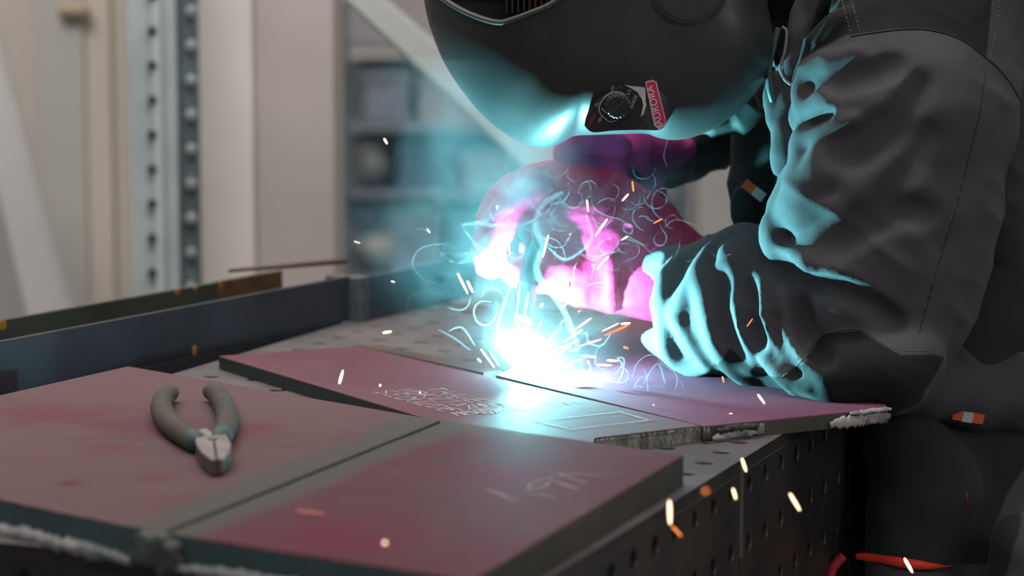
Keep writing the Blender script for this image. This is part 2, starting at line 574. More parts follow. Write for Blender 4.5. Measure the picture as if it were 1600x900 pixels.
# shelving bay with crates behind
sh = empty('storage_rack', (P(700, 300, 7.0).x, 7.0, 0), 'blurred steel storage rack behind the narrow diagonal strut', 'rack')
for x in (528, 1060):
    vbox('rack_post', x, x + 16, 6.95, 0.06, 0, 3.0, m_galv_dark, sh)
for y in (70, 196, 300, 432):
    c0, c1 = P(528, y, 6.95), P(1080, y + 9, 6.95)
    box('shelf', (c0.x, 6.95, c1.z), (c1.x, 7.6, c0.z), mat('shelf_grey', (0.16, 0.17, 0.20), (0.13, 0.14, 0.17), 3, 0.7), sh)
def crate(name, x0, x1, y0, y1, Y, m, label, cat='crate', rnd=0.012, dp=0.34):
    c0, c1 = P(x0, y1, Y), P(x1, y0, Y)
    bm = bmesh.new()
    if cat == 'sack':
        c = (c0 + c1) / 2; s = (c1 - c0) / 2
        bmesh.ops.create_uvsphere(bm, u_segments=24, v_segments=14, radius=1.0, matrix=Matrix.Translation((c.x, Y + dp / 2, c.z)) @ Matrix.Diagonal((s.x * 1.04, dp / 2, s.z * 1.05, 1)))
        for v in bm.verts:
            v.co.x += 0.012 * math.sin(v.co.z * 40 + v.co.y * 20); v.co.z = max(v.co.z, c0.z)
    else:
        bm_box(bm, (c0.x, Y, c0.z), (c1.x, Y + dp, c1.z), bevel=rnd)
        w = c1.x - c0.x
        bm_box(bm, (c0.x - 0.008, Y - 0.008, c1.z - 0.03), (c1.x + 0.008, Y + dp + 0.008, c1.z - 0.012), bevel=0.003)
    return tag(from_bm(name, bm, m, None, cat == 'sack'), label, cat)
crate('storage_crate', 566, 640, 108, 196, 6.99, m_blue, 'blue grey crate on the shelf just right of the cream column')
crate('storage_crate', 652, 742, 122, 196, 7.02, m_mauve, 'mauve grey carton beside the crate under the diagonal strut', 'carton')
crate('storage_sack', 538, 612, 206, 300, 6.99, m_sack, 'rounded pale sack on the middle shelf by the cream column', 'sack')
crate('storage_crate', 620, 716, 214, 300, 7.0, m_navy, 'dark blue crate right of the pale rounded sack')
crate('storage_crate', 722, 800, 236, 300, 7.05, m_mauve, 'small mauve carton left of the red glove', 'carton')
crate('storage_crate', 540, 600, 312, 354, 6.99, m_navy, 'low navy crate on the lowest shelf near the column')
crate('storage_crate', 604, 690, 312, 432, 7.02, m_blue, 'tall blue grey crate on the lowest shelf')
crate('storage_sack', 545, 640, 352, 432, 6.97, m_sack, 'pale sack slumped on the lowest shelf above the channel end', 'sack')
crate('storage_crate', 700, 830, 330, 432, 7.05, m_navy, 'wide navy crate behind the smoke left of the glove')
crate('storage_sack', 850, 1040, 340, 432, 7.05, m_sack, 'wide grey sack behind the red glove gauntlet', 'sack')
tag(slab('cardboard_sheet', [(528, -60), (1100, -60), (1100, 70), (528, 70)], 7.3, 0.05, m_mauve), 'mauve grey board standing behind the top of the storage rack', 'board')
tag(slab('cardboard_sheet', [(528, 90), (1080, 90), (1080, 432), (528, 432)], 7.62, 0.05, mat('rear_board', (0.20, 0.20, 0.225), (0.15, 0.16, 0.19), 2, 0.85)), 'dim blue grey board closing the back of the storage rack', 'board')
vb = vbox('narrow_column', 1094, 1180, 4.2, 0.2, 0, 3.2, mat('putty_paint', (0.30, 0.285, 0.265), (0.26, 0.25, 0.235), 2, 0.8))
tag(vb, 'putty coloured post seen between helmet chin and sleeve', 'column')

# ================================================================== WELDING TABLE
m_table = mat('table_steel', (0.150, 0.128, 0.128), (0.10, 0.090, 0.095), 14, 0.55, 0.1, 0.15, 60, edge=(0.3, 0.7))
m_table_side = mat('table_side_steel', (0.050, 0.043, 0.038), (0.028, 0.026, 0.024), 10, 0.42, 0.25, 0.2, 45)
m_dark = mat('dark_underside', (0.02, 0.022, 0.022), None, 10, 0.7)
U = (lambda d: Vector((d.x, d.y, 0)).normalized())(ray(2405, -50))
V = Vector((-U.y, U.x, 0))
E0 = G(1050, 785, ZT)
def ST(p):
    d = Vector((p.x, p.y, 0)) - Vector((E0.x, E0.y, 0))
    return d.dot(U), d.dot(V)
hole_s = ST(G(1098, 722.5, ZT))[0]
s_front = ST(G(100, 843, ZT))[0]
s_back = ST(G(690, 474, ZT))[0]
CELL = 0.05
s_front = hole_s - CELL * (round((hole_s - s_front) / CELL) + 0.5)
nS = int(round((s_back - s_front) / CELL))
t_left = ST(G(345, 562, ZT))[1]
nT = int(t_left / 0.05)
s_back = s_front + nS * CELL
tf = Matrix(((U.x, V.x, 0, E0.x), (U.y, V.y, 0, E0.y), (0, 0, 1, 0), (0, 0, 0, 1)))
table = empty('welding_table', tf @ Vector(((s_front + s_back) / 2, 0.65, 0)), 'perforated steel welding table under the red primed plates', 'welding table')

def perforated(name, n1, n2, org, d1, d2, dn, th, m, parent, r=0.008, skip=None):
    """sheet of CELL squares each with a chamfered round hole; dn points outwards"""
    org, d1, d2, dn = Vector(org), Vector(d1), Vector(d2), Vector(dn)
    verts, faces = [], []
    N = 16
    for i in range(n1):
        for j in range(n2):
            c = org + d1 * ((i + 0.5) * CELL) + d2 * ((j + 0.5) * CELL)
            b = len(verts)
            for k in range(N):
                a = 2 * math.pi * k / N + math.pi / N * 0
                ca, sa = math.cos(a), math.sin(a)
                q = (CELL / 2) / max(abs(ca), abs(sa))
                verts.append(c + d1 * ca * q + d2 * sa * q)
            for rr, dep in ((r + 0.0011, 0), (r, -0.0011), (r, -th)):
                for k in range(N):
                    a = 2 * math.pi * k / N
                    verts.append(c + d1 * math.cos(a) * rr + d2 * math.sin(a) * rr + dn * dep)
            for l in range(3):
                for k in range(N):
                    faces.append((b + l * N + k, b + l * N + (k + 1) % N, b + (l + 1) * N + (k + 1) % N, b + (l + 1) * N + k))
            # back face of the cell
            b2 = len(verts)
            for k in range(N):
                a = 2 * math.pi * k / N
                ca, sa = math.cos(a), math.sin(a)
                q = (CELL / 2) / max(abs(ca), abs(sa))
                verts.append(c + d1 * ca * q + d2 * sa * q - dn * th)
            for k in range(N):
                faces.append((b + 3 * N + k, b + 3 * N + (k + 1) % N, b2 + (k + 1) % N, b2 + k))
    return from_data(name, verts, faces, m, parent)

org = tf @ Vector((s_front, 0, ZT))
perforated('table_top', nS, nT, org, U, V, (0, 0, 1), 0.012, m_table, table)
H = 4
sj = ST(G(1157, 722, ZT))[0]
n_a = int(round((sj - s_front) / CELL))
dj = sj - (s_front + n_a * CELL)
side0 = Vector((org.x, org.y, ZT - 0.0015)) + V * 0.001
perforated('side_panel', n_a, H, side0, U, (0, 0, -1), -V, 0.012, m_table_side, table)
perforated('side_panel', nS - n_a, H, side0 + U * (n_a * CELL + 0.0018), U, (0, 0, -1), -V, 0.012, m_table_side, table)
fl = nT * CELL
perforated('front_panel', nT, H, Vector((org.x, org.y, ZT - 0.0015)) + V * 0.014 + U * 0.001, V, (0, 0, -1), -U, 0.012, m_table_side, table)
box('joint_edge', (s_front + n_a * CELL - 0.0012, -0.0012, ZT - 0.085), (s_front + n_a * CELL + 0.0012, 0.004, ZT - 0.003), mat('joint_bright', (0.20, 0.20, 0.19), None, 40, 0.4, 0.3), table, tf)
if t_left - nT * CELL > 0.004:
    box('plain_border', (s_front, nT * CELL, ZT - 0.012), (s_back, t_left, ZT), m_table, table, tf)
# bright edge strip, rear panel, far panel and under-frame
box('rear_panel', (s_back - 0.013, 0.014, ZT - 0.2), (s_back - 0.001, fl, ZT - 0.012), m_table_side, table, tf)
box('left_panel', (s_front, fl - 0.012, ZT - 0.2), (s_back, fl, ZT - 0.012), m_table_side, table, tf)
box('cross_rib', (s_front + 0.02, 0.6, ZT - 0.16), (s_back - 0.02, 0.612, ZT - 0.014), m_dark, table, tf)
for s in (s_front + 0.10, s_back - 0.10):
    for t in (0.10, fl - 0.10):
        box('leg', (s - 0.04, t - 0.04, 0), (s + 0.04, t + 0.04, ZT - 0.013), m_dark, table, tf, 0.004)

# ================================================================== PLATES
SEAM0, SEAM1 = G(255, 833, ZA), G(692, 657, ZA)
seam_n = Vector((-(SEAM1 - SEAM0).y, (SEAM1 - SEAM0).x, 0)).normalized()     # points to the left plate
def plate_mat(name, pink, red, steel, big=3.0, thr=(0.42, 0.66), seam=None, purple=None):
    m, nt, bs, L = new_mat(name)
    bs.inputs['Roughness'].default_value = 0.72
    bs.inputs['Specular IOR Level'].default_value = 0.13
    c = mixc(nt, ramp(nt, noise_node(nt, big, 3, 0.55, dist=0.6), *thr), pink, red)
    st = noise_node(nt, 9, 5, 0.65, stretch=(0.6, 2.2, 1))
    c = mixc(nt, ramp(nt, st, 0.52, 0.72, 0, 0.55), c, tuple(x * 0.72 for x in pink))
    c = mixc(nt, ramp(nt, noise_node(nt, 26, 5, 0.7), 0.56, 0.72, 0, 0.35), c, (0.180, 0.144, 0.144))
    c = mixc(nt, ramp(nt, noise_node(nt, 70, 2, 0.6), 0.70, 0.78, 0, 0.7), c, (0.07, 0.05, 0.055))
    if purple:
        pos = nt.nodes.new('ShaderNodeNewGeometry')
        for (pc, rad, colr, amt) in purple:
            vm = nt.nodes.new('ShaderNodeVectorMath'); vm.operation = 'DISTANCE'
            L.new(pos.outputs['Position'], vm.inputs[0]); vm.inputs[1].default_value = pc
            nn = noise_node(nt, 14, 3)
            ad = nt.nodes.new('ShaderNodeMath'); ad.operation = 'MULTIPLY_ADD'
            L.new(nn, ad.inputs[0]); ad.inputs[1].default_value = rad * 1.2; L.new(vm.outputs['Value'], ad.inputs[2])
            c = mixc(nt, ramp(nt, ad.outputs[0], rad * 0.6, rad * 1.7, amt, 0), c, colr)
    if seam:
        pos = nt.nodes.new('ShaderNodeNewGeometry')
        dt = nt.nodes.new('ShaderNodeVectorMath'); dt.operation = 'DOT_PRODUCT'
        L.new(pos.outputs['Position'], dt.inputs[0]); dt.inputs[1].default_value = seam_n
        ma = nt.nodes.new('ShaderNodeMath'); ma.operation = 'SUBTRACT'
        L.new(dt.outputs['Value'], ma.inputs[0]); ma.inputs[1].default_value = seam_n.dot(SEAM0)
        ab = nt.nodes.new('ShaderNodeMath'); ab.operation = 'ABSOLUTE'; L.new(ma.outputs[0], ab.inputs[0])
        nn = noise_node(nt, 11, 4)
        ad = nt.nodes.new('ShaderNodeMath'); ad.operation = 'MULTIPLY_ADD'
        L.new(nn, ad.inputs[0]); ad.inputs[1].default_value = 0.03; L.new(ab.outputs[0], ad.inputs[2])
        c = mixc(nt, ramp(nt, ad.outputs[0], seam[0], seam[1], 0.9, 0), c, steel)
    L.new(c, bs.inputs['Base Color'])
    bump(nt, bs, noise_node(nt, 120, 4), 0.12, 0.001)
    return m
steel_col = (0.096, 0.093, 0.081)
m_plA = plate_mat('primed_plate_left', (0.145, 0.084, 0.087), (0.144, 0.051, 0.063), steel_col, 5, (0.5, 0.75), (0.040, 0.062),
                  [(tuple(G(400, 668, ZA)), 0.030, (0.15, 0.035, 0.06), 0.7), (tuple(G(170, 700, ZA)), 0.034, (0.155, 0.045, 0.065), 0.75), (tuple(G(240, 748, ZA)), 0.022, (0.15, 0.045, 0.065), 0.7), (tuple(G(110, 755, ZA)), 0.018, (0.102, 0.024, 0.036), 0.8)])
m_plC = plate_mat('primed_plate_near', (0.118, 0.047, 0.058), (0.132, 0.031, 0.049), steel_col, 4, (0.4, 0.65), (0.035, 0.060),
                  [(tuple(G(520, 840, ZA)), 0.08, (0.15, 0.022, 0.052), 0.75), (tuple(G(800, 740, ZA)), 0.065, (0.15, 0.026, 0.055), 0.75), (tuple(G(740, 668, ZA)), 0.040, (0.132, 0.083, 0.094), 0.8), (tuple(G(770, 685, ZA)), 0.012, (0.078, 0.060, 0.132), 0.8),
                   (tuple(G(990, 690, ZA)), 0.035, (0.143, 0.077, 0.085), 0.8)])
m_plB = plate_mat('primed_plate_far', (0.149, 0.069, 0.080), (0.138, 0.055, 0.066), steel_col, 4)
m_plD = plate_mat('primed_plate_right', (0.165, 0.052, 0.092), (0.175, 0.038, 0.082), steel_col, 4)
m_edge_teal = mat('plate_edge_dark', (0.065, 0.115, 0.118), (0.05, 0.09, 0.092), 12, 0.5, 0.2, 0.2, 60)
m_edge_brown = mat('plate_edge_brown', (0.085, 0.080, 0.065), (0.05, 0.052, 0.045), 12, 0.5, 0.2, 0.2, 60)
m_edge_green = mat('plate_edge_green', (0.035, 0.05, 0.048), (0.028, 0.04, 0.038), 12, 0.5, 0.2, 0.1, 60)
m_slag = mat('pale_slag', (0.30, 0.29, 0.28), (0.12, 0.125, 0.115), 55, 0.65, 0.1, 0.6, 220, edge=(0.42, 0.58))
m_slag_w = mat('torn_pale_edge', (0.42, 0.38, 0.36), (0.20, 0.18, 0.165), 70, 0.6, 0.1, 0.5, 220, edge=(0.45, 0.62))
m_slag_pale = mat('pale_cut_edge', (0.34, 0.32, 0.32), (0.16, 0.20, 0.20), 30, 0.6, 0.1, 0.5, 90)

def crust(name, p0, p1, w, h, m, parent, n=60, amp=0.35, outv=None, sag=0.0):
    """lumpy strip of solidified slag along an edge"""
    bm = bmesh.new()
    p0, p1 = Vector(p0), Vector(p1)
    t = (p1 - p0).normalized()
    s = outv.normalized() if outv else t.cross(Vector((0, 0, 1))).normalized()
    rings = []
    cur = [1.0] * 8; tgt = list(cur)
    for i in range(n + 1):
        f = i / n
        if i % 3 == 0: tgt = [1 + random.uniform(-amp, amp) for _ in range(8)]
        cur = [u_ + (t_ - u_) * 0.45 for u_, t_ in zip(cur, tgt)]
        e = 0.35 + 0.65 * min(1, 5 * min(f, 1 - f) + 0.2)
        c = p0.lerp(p1, f) + Vector((0, 0, -sag * random.random()))
        ring = []
        for k in range(8):
            a = 2 * math.pi * k / 8
            q = cur[k] + random.uniform(-amp, amp) * 0.22
            ring.append(bm.verts.new(c + s * math.cos(a) * w * q * e + Vector((0, 0, 1)) * math.sin(a) * h * q * e))
        rings.append(ring)
    for i in range(n):
        for k in range(8):
            bm.faces.new((rings[i][k], rings[i][(k + 1) % 8], rings[i + 1][(k + 1) % 8], rings[i + 1][k]))
    bm.faces.new(rings[0][::-1]); bm.faces.new(rings[-1])
    return from_bm(name, bm, m, parent, True)

def rough_line(a, b, n, amp):
    out = []
    d = (b - a); s = Vector((-d.y, d.x, 0)).normalized()
    for i in range(n):
        out.append(a.lerp(b, i / n) + s * (random.uniform(-amp, amp) if i else 0))
    return out

gap = seam_n * 0.0026
frontA = G(-190, 741, ZA)
A_poly = rough_line(frontA, SEAM0 + gap, 40, 0.0007) + [SEAM0 + gap, SEAM1 + gap, G(200, 572, ZA), G(-190, 660, ZA)]
plA = prism('steel_plate', A_poly, ZT + 0.0002, ZA, [m_plA, m_edge_teal], None, 0.0012)
tag(plA, 'thick red primed steel plate carrying the pliers, at left', 'steel plate')
C_fr = G(738, 908, ZA)
C_poly = rough_line(SEAM0 - gap, C_fr, 40, 0.0006) + [C_fr, G(1068, 711, ZA), SEAM1 - gap]
plC = prism('steel_plate', C_poly, ZT + 0.0002, ZA, [m_plC, m_edge_teal], None, 0.0012)
tag(plC, 'nearest dark red primed steel plate, its corner pointing right over the table edge', 'steel plate')
# right flank of the near plate is bare brown steel
me = plC.data; me.materials.append(m_edge_brown)
rv = (G(1068, 711, ZA) - C_fr); rn = Vector((rv.y, -rv.x, 0)).normalized()
for p in me.polygons:
    if p.normal.dot(rn) > 0.9: p.material_index = 2
lowz = ZT + 0.005
def low(p, z=lowz): return Vector((p.x, p.y, z))
outA = (SEAM0 - frontA).cross(Vector((0, 0, 1))).normalized()
crust('cut_slag', low(frontA) + outA * .002, low(SEAM0, lowz - .002) + outA * .002 - (SEAM0 - frontA).normalized() * .03, 0.006, 0.0055, m_slag_pale, plA, 110, 0.28, outA, 0.003)
outC = (C_fr - SEAM0).cross(Vector((0, 0, 1))).normalized()
crust('cut_slag', low(SEAM0, lowz - .001) + outC * .002 + (C_fr - SEAM0).normalized() * .015, low(C_fr) + outC * .002, 0.006, 0.005, m_slag_pale, plC, 70, 0.28, outC, 0.003)
crust('weld_bead', low(SEAM0, ZA - 0.0066), low(SEAM1, ZA - 0.0060), 0.0052, 0.0046, mat('seam_bead', (0.062, 0.060, 0.052), (0.045, 0.044, 0.038), 60, 0.6), plC, 120, 0.10)
wd = (C_fr - SEAM0).normalized()
wv = Vol(SEAM0 + Vector((-.05, -.05, -.045)), SEAM0 + Vector((.05, .05, .01)), 0.0012)
for dx, dz, r in ((-0.020, -0.007, .0055), (-0.006, -0.008, .007), (0.008, -0.010, .006), (-0.012, -0.017, .007), (0.003, -0.018, .006), (0.012, -0.021, .004), (-0.024, -0.020, .005), (0.0, -0.026, .005), (-.002, -.002, .004)):
    q_ = SEAM0 + outA * 0.0005 + wd * dx + Vector((0, 0, dz)); wv.cone(q_, q_ + wd * 0.004 + Vector((0, 0, .002)), r, r * .8, .008)
me = wv.mesh('end_weld'); v = coords(me); displace(me, (vnoise(v * 260) - .5) * .0028)
v = coords(me); v[:, 2] = np.minimum(v[:, 2], ZA - .0004); me.vertices.foreach_set('co', v.astype(np.float32).ravel())
link('end_weld', me, plC, [mat('end_weld_steel', (0.11, 0.125, 0.115), (0.055, 0.06, 0.055), 60, 0.5, 0.3, 0.4, 200)])

# thin plates
B_poly = [G(342, 555, ZB), G(620, 638, ZB), G(928, 690, ZB), G(930, 684, ZB), G(1096, 665, ZB), G(560, 540, ZB)]
B_poly = [G(342, 556, ZB), G(700, 664, ZB), G(928, 694, ZB), G(928, 684, ZB), G(1095, 665, ZB), G(560, 540.5, ZB)]
plB = prism('steel_plate', B_poly, ZT + 0.0002, ZB, [m_plB, m_edge_green], None, 0.0008)
tag(plB, 'red primed steel plate with chalk lettering, under the arc', 'steel plate')
D_poly = [G(1101, 666, ZB), G(1388, 637, ZB), G(1345, 585, ZB), G(1220, 500, ZB), G(985, 497, ZB), G(775, 586, ZB)]
plD = prism('steel_plate', D_poly, ZT + 0.0002, ZB, [m_plD, m_edge_brown], None, 0.0008)
tag(plD, 'magenta red steel plate beneath the sleeve, with ragged torch cut front edge', 'steel plate')
# brown strip along the far edge of B : separate flat bar strip lying against it
s0, s1 = G(566, 539, ZB), G(756, 580, ZB)
nv = (s1 - s0).cross(Vector((0, 0, 1))).normalized()
if nv.y < 0: nv = -nv
prism('ground_edge', [s0 + nv * .0, s1 + nv * .0, s1 + nv * .022, s0 + nv * .022], ZT + 0.0002, ZB - 0.0015,
      [mat('ground_bevel', (0.085, 0.060, 0.038), (0.055, 0.042, 0.032), 20, 0.7)], plB, 0.0006)
# flame cut striations: little ridges on B's right front face
m_cut = mat('flame_cut_steel', (0.36, 0.35, 0.29), (0.16, 0.16, 0.13), 120, 0.42, 0.45, 0.5, 250, stretch=(1, 1, 0.25))
fa, fb = G(930, 685.5, ZB), G(1094, 666, ZB)
fo = (fb - fa).cross(Vector((0, 0, 1))).normalized()
if fo.y > 0: fo = -fo
verts, faces = [], []
NS, NZ = 130, 7
for i in range(NS + 1):
    w = random.uniform(0, 0.0011); ph = random.uniform(-.004, .004)
    for j in range(NZ + 1):
        z = ZT + 0.0006 + (ZB - ZT - 0.0008) * j / NZ
        lag = 0.002 * (1 - j / NZ) ** 2
        o_ = 0.0006 + w * (0.6 + 0.4 * math.sin(j * 1.3 + i)) + (0.0012 * random.random() if j >= NZ - 1 else 0)
        verts.append(fa.lerp(fb, min(1, i / NS + lag)) * 1.0 + fo * o_)
        verts[-1].z = z
for i in range(NS):
    for j in range(NZ):
        b = i * (NZ + 1) + j
        faces.append((b, b + NZ + 1, b + NZ + 2, b + 1))
from_data('flame_cut_face', verts, faces, m_cut, plB)
# ragged slag on plate D's front edge
da, db = G(1101, 668, ZB), G(1388, 638, ZB)
do = (db - da).cross(Vector((0, 0, 1))).normalized()
if do.y > 0: do = -do
def on_front(x, z): 
    f = (x - 1101) / (1388 - 1101)
    p = da.lerp(db, f); p.z = z
    return p + do * 0.0012
crust('slag_chip', on_front(1112, ZT + .0045), on_front(1180, ZT + .0060), 0.0022, 0.0030, m_slag, plD, 60, 0.6, do, 0.0015)
crust('slag_chip', on_front(1120, ZT + .0105), on_front(1184, ZT + .0115), 0.0016, 0.0024, m_edge_brown, plD, 40, 0.6, do)
crust('slag_chip', on_front(1180, ZT + .0075), on_front(1190, ZT + .0085), 0.0024, 0.0055, m_slag, plD, 14, 0.4, do)
crust('slag_chip', on_front(1294, ZT + .0062), on_front(1390, ZT + .0078), 0.0018, 0.0050, m_slag_w, plD, 90, 0.3, do, 0.0015)
crust('slag_chip', on_front(1325, ZT + .0128), on_front(1391, ZT + .0136), 0.0030, 0.0022, m_slag_w, plD, 50, 0.35, do)
crust('slag_chip', on_front(1097, ZT + .006), on_front(1108, ZT + .007), 0.003, 0.006, m_edge_brown, plD, 14, 0.5, do)

# ------------------------------------------------------------------ chalk writing
m_chalk = mat('chalk', (0.62, 0.52, 0.54), (0.40, 0.30, 0.33), 90, 0.95)
def writing(name, lines, o, ex, ey, cw, ch, w, parent, z, gapf=0.35, jit=0.12):
    bm = bmesh.new()
    for (txt, lx, ly) in lines:
        x = lx
        for ch_ in txt:
            for st in GL.get(ch_, []):
                pts = [o + ex * (x + q[0] * cw + random.uniform(-jit, jit) * cw * .6) + ey * (ly + q[1] * ch + random.uniform(-jit, jit) * ch * .6) for q in st]
                for p in pts: p.z = z
                ribbon(bm, pts, w, Vector((0, 0, 1)), 0.15)
            x += cw * (1 + gapf)
    return from_bm(name, bm, m_chalk, parent)
zc = ZB + 0.0004
o = G(584, 613, ZB); ex = (G(716, 650, ZB) - o); Lx = ex.length; ex.normalize(); ex.z = 0
ey = (G(700, 603, ZB) - o); Ly = ey.length; ey.normalize(); ey.z = 0
n4 = 8.0
cw = Lx / (n4 * 1.35)
bm_lines = [('SEOUZDET', 0.0, 0.0), ('MEADAUE', 0.02, Ly * 0.36), ('WDKZTENE', -0.004, Ly * 0.70), ('TAAMEC', 0.01, Ly * 1.04)]
ey2 = (G(838, 641, ZB) - G(716, 650, ZB)); 
writing('chalk_lettering', [('SEOUZDET', 0.0, 0.0), ('WDKZTXNE', 0.0, Ly * 0.30), ('TAAMEC', 0.008, Ly * 0.60)], o, ex, ey, cw, Ly * 0.24, 0.0016, plB, zc)
o2 = G(716, 650, ZB); e2 = (G(838, 641, ZB) - o2); L2 = e2.length; e2.normalize(); e2.z = 0
u2 = G(742, 625, ZB) - G(712, 640, ZB); u2.z = 0; h2 = 0.020; u2 = Vector((-e2.y, e2.x, 0))
writing('chalk_lettering', [('MEADAIUE', 0.0, 0.0), ('1 ZHNUE', 0.004, h2 * 1.5)], o2, e2, u2, L2 / (8 * 1.35), h2, 0.0016, plB, zc)
o3 = G(866, 634, ZB)
writing('chalk_lettering', [('TH', 0, 0)], o3, e2, u2, 0.011, h2, 0.0012, plB, zc)
bm = bmesh.new()
rc = [G(838, 658, ZB), G(968, 644, ZB), G(1014, 657, ZB), G(891, 671, ZB), G(838, 658, ZB)]
for i in range(4):
    a, b = rc[i].copy(), rc[i + 1].copy(); a.z = b.z = zc
    d = (b - a).normalized() * 0.003
    ribbon(bm, [a - d, a.lerp(b, .5), b + d], 0.0016, Vector((0, 0, 1)), 0.1)
from_bm('chalk_rectangle', bm, m_chalk, plB)
bm = bmesh.new()
def z3(pts, w):
    ps = [G(500 + x / 2.647, 560 + y / 2.647, ZA) for x, y in pts]
    for p in ps: p.z = ZA + 0.0004
    ribbon(bm, ps, w, Vector((0, 0, 1)), 0.2)
z3([(690, 542), (745, 562), (805, 590)], .0030); z3([(805, 590), (820, 578)], .002)
z3([(835, 560), (900, 562), (975, 578)], .0026)
z3([(860, 545), (870, 520), (905, 508), (950, 512), (930, 530), (870, 542)], .0030)
z3([(945, 475), (1040, 478), (1160, 485)], .0030); z3([(940, 495), (1000, 520), (1065, 542)], .0030)
z3([(990, 480), (1050, 500), (1105, 518)], .0026); z3([(905, 500), (960, 490), (1000, 490)], .002)
from_bm('chalk_scrawl', bm, mat('faint_chalk', (0.34, 0.24, 0.255), (0.27, 0.15, 0.17), 60, 0.9), plC)

# ================================================================== STEEL CHANNEL FRAME (left)
m_chan = mat('channel_mill_steel', (0.056, 0.056, 0.068), (0.036, 0.036, 0.042), 9, 0.45, 0.35, 0.12, 50)
m_chan_in = mat('channel_inner', (0.060, 0.066, 0.052), (0.035, 0.040, 0.032), 6, 0.6, 0.1)
m_rust = mat('rusty_primer', (0.15, 0.075, 0.028), (0.09, 0.045, 0.02), 22, 0.75)
c0, c1 = G(0, 619, ZT), G(551, 501, ZT)
cu = (c1 - c0).normalized(); cv = Vector((-cu.y, cu.x, 0))
cL = (c1 - c0).length
HC = 0.053; WC = 0.105
ct = Matrix(((cu.x, cv.x, 0, c0.x), (cu.y, cv.y, 0, c0.y), (0, 0, 1, ZT), (0, 0, 0, 1)))
ch = empty('steel_channel', ct @ Vector((0, 0.05, 0)), 'long blue grey steel channel lying open side up along the left', 'steel channel')
box('near_flange', (-0.5, 0, 0.0003), (cL, 0.006, HC), m_chan, ch, ct, 0.001)
box('far_flange', (-0.5, WC - 0.006, 0.0003), (cL, WC, HC), m_chan_in, ch, ct, 0.001)
box('web', (-0.5, 0.006, 0.0003), (cL, WC - 0.006, 0.006), m_chan_in, ch, ct)
box('rusty_patch', (cL * 0.79, WC - 0.0065, 0.008), (cL - 0.001, WC + 0.0005, HC + 0.0006), m_rust, ch, ct, 0.0004)
m_ochre = mat('ochre_paint', (0.42, 0.17, 0.02), (0.30, 0.12, 0.02), 60, 0.8)
def ochre(px, py, surf, w=0.009, h=0.011):
    # find point on the flange plane (near: v=0, far inner: v=WC-.006)
    vv = -0.0002 if surf == 'near' else WC - 0.0062
    n = cv; pt = ct @ Vector((0, vv, 0)); d = ray(px, py); o_ = Vector((0, 0, ZC))
    t = (pt - o_).dot(n) / d.dot(n)
    p = o_ + d * t
    bm = bmesh.new()
    bmesh.ops.create_uvsphere(bm, u_segments=14, v_segments=8, radius=1, matrix=Matrix.Translation(p) @ Matrix(((cu.x, cv.x, 0, 0), (cu.y, cv.y, 0, 0), (0, 0, 1, 0), (0, 0, 0, 1))) @ Matrix.Diagonal((w / 2, 0.0006, h / 2, 1)))
    for v in bm.verts: v.co.z = min(v.co.z, ZT + HC)
    from_bm('paint_dab', bm, m_ochre, ch, True)
for q in ((277, 456, 'far'), (305, 449, 'far'), (344, 445, 'far'), (4, 508, 'far', .013, .012), (304, 548, 'near', .009, .012)): ochre(*q)
sb = empty('added_dark_trestle', ct @ Vector((cL / 2, 0.05, -ZT)), 'added dark trestle beam under the long channel, darkening the gap beside the table', 'trestle')
box('beam', (-0.5, -0.002, -0.10), (cL - 0.02, WC + 0.004, -0.0004), m_dark, sb, ct)  # beam added so the gap between channel and table stays dark
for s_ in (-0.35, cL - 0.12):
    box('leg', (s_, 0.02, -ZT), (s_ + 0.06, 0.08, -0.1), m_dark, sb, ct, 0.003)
# second member butting on at the corner
d0 = G(580, 500, ZT); d1 = G(742, 463, ZT)
du = (d1 - d0).normalized(); dv = Vector((-du.y, du.x, 0)); dL = (d1 - d0).length
dtm = Matrix(((du.x, dv.x, 0, d0.x), (du.y, dv.y, 0, d0.y), (0, 0, 1, ZT), (0, 0, 0, 1)))
c2 = empty('steel_channel', dtm @ Vector((0, 0.02, 0)), 'short dark blue channel welded on beyond the corner, fading into the smoke', 'steel channel')
m_chan2 = mat('channel_blue', (0.035, 0.058, 0.09), (0.03, 0.045, 0.065), 9, 0.45, 0.3)
box('near_flange', (0, 0, 0.0003), (dL, 0.006, HC * 0.98), m_chan2, c2, dtm, 0.001)
box('web', (0, 0.006, 0.0003), (dL, 0.05, 0.006), m_chan_in, c2, dtm)
box('end_plate', (-0.022, 0.0, 0.0003), (0, 0.05, HC * 0.99), mat('bright_end', (0.16, 0.16, 0.17), (0.08, 0.085, 0.09), 20, 0.45, 0.3), c2, dtm, 0.002)
w0 = ct @ Vector((cL + 0.003, 0.002, 0.003)); w1 = w0 + Vector((0, 0, HC - 0.004))
crust('corner_weld', w0, w1, 0.004, 0.004, mat('weld_blue', (0.10, 0.16, 0.20), (0.07, 0.10, 0.13), 60, 0.4, 0.3), ch, 30, 0.2, cu)
r0, r1 = P(358, 423, 2.92), P(540, 408, 3.02)
rod = tube('steel_rod', [r0, r0.lerp(r1, .5), r1], [0.0022, 0.003, 0.0035], mat('red_brown_rod', (0.14, 0.065, 0.05), (0.10, 0.06, 0.05), 30, 0.6))
tag(rod, 'thin red brown rod lying across the channel in front of the cream column', 'rod')

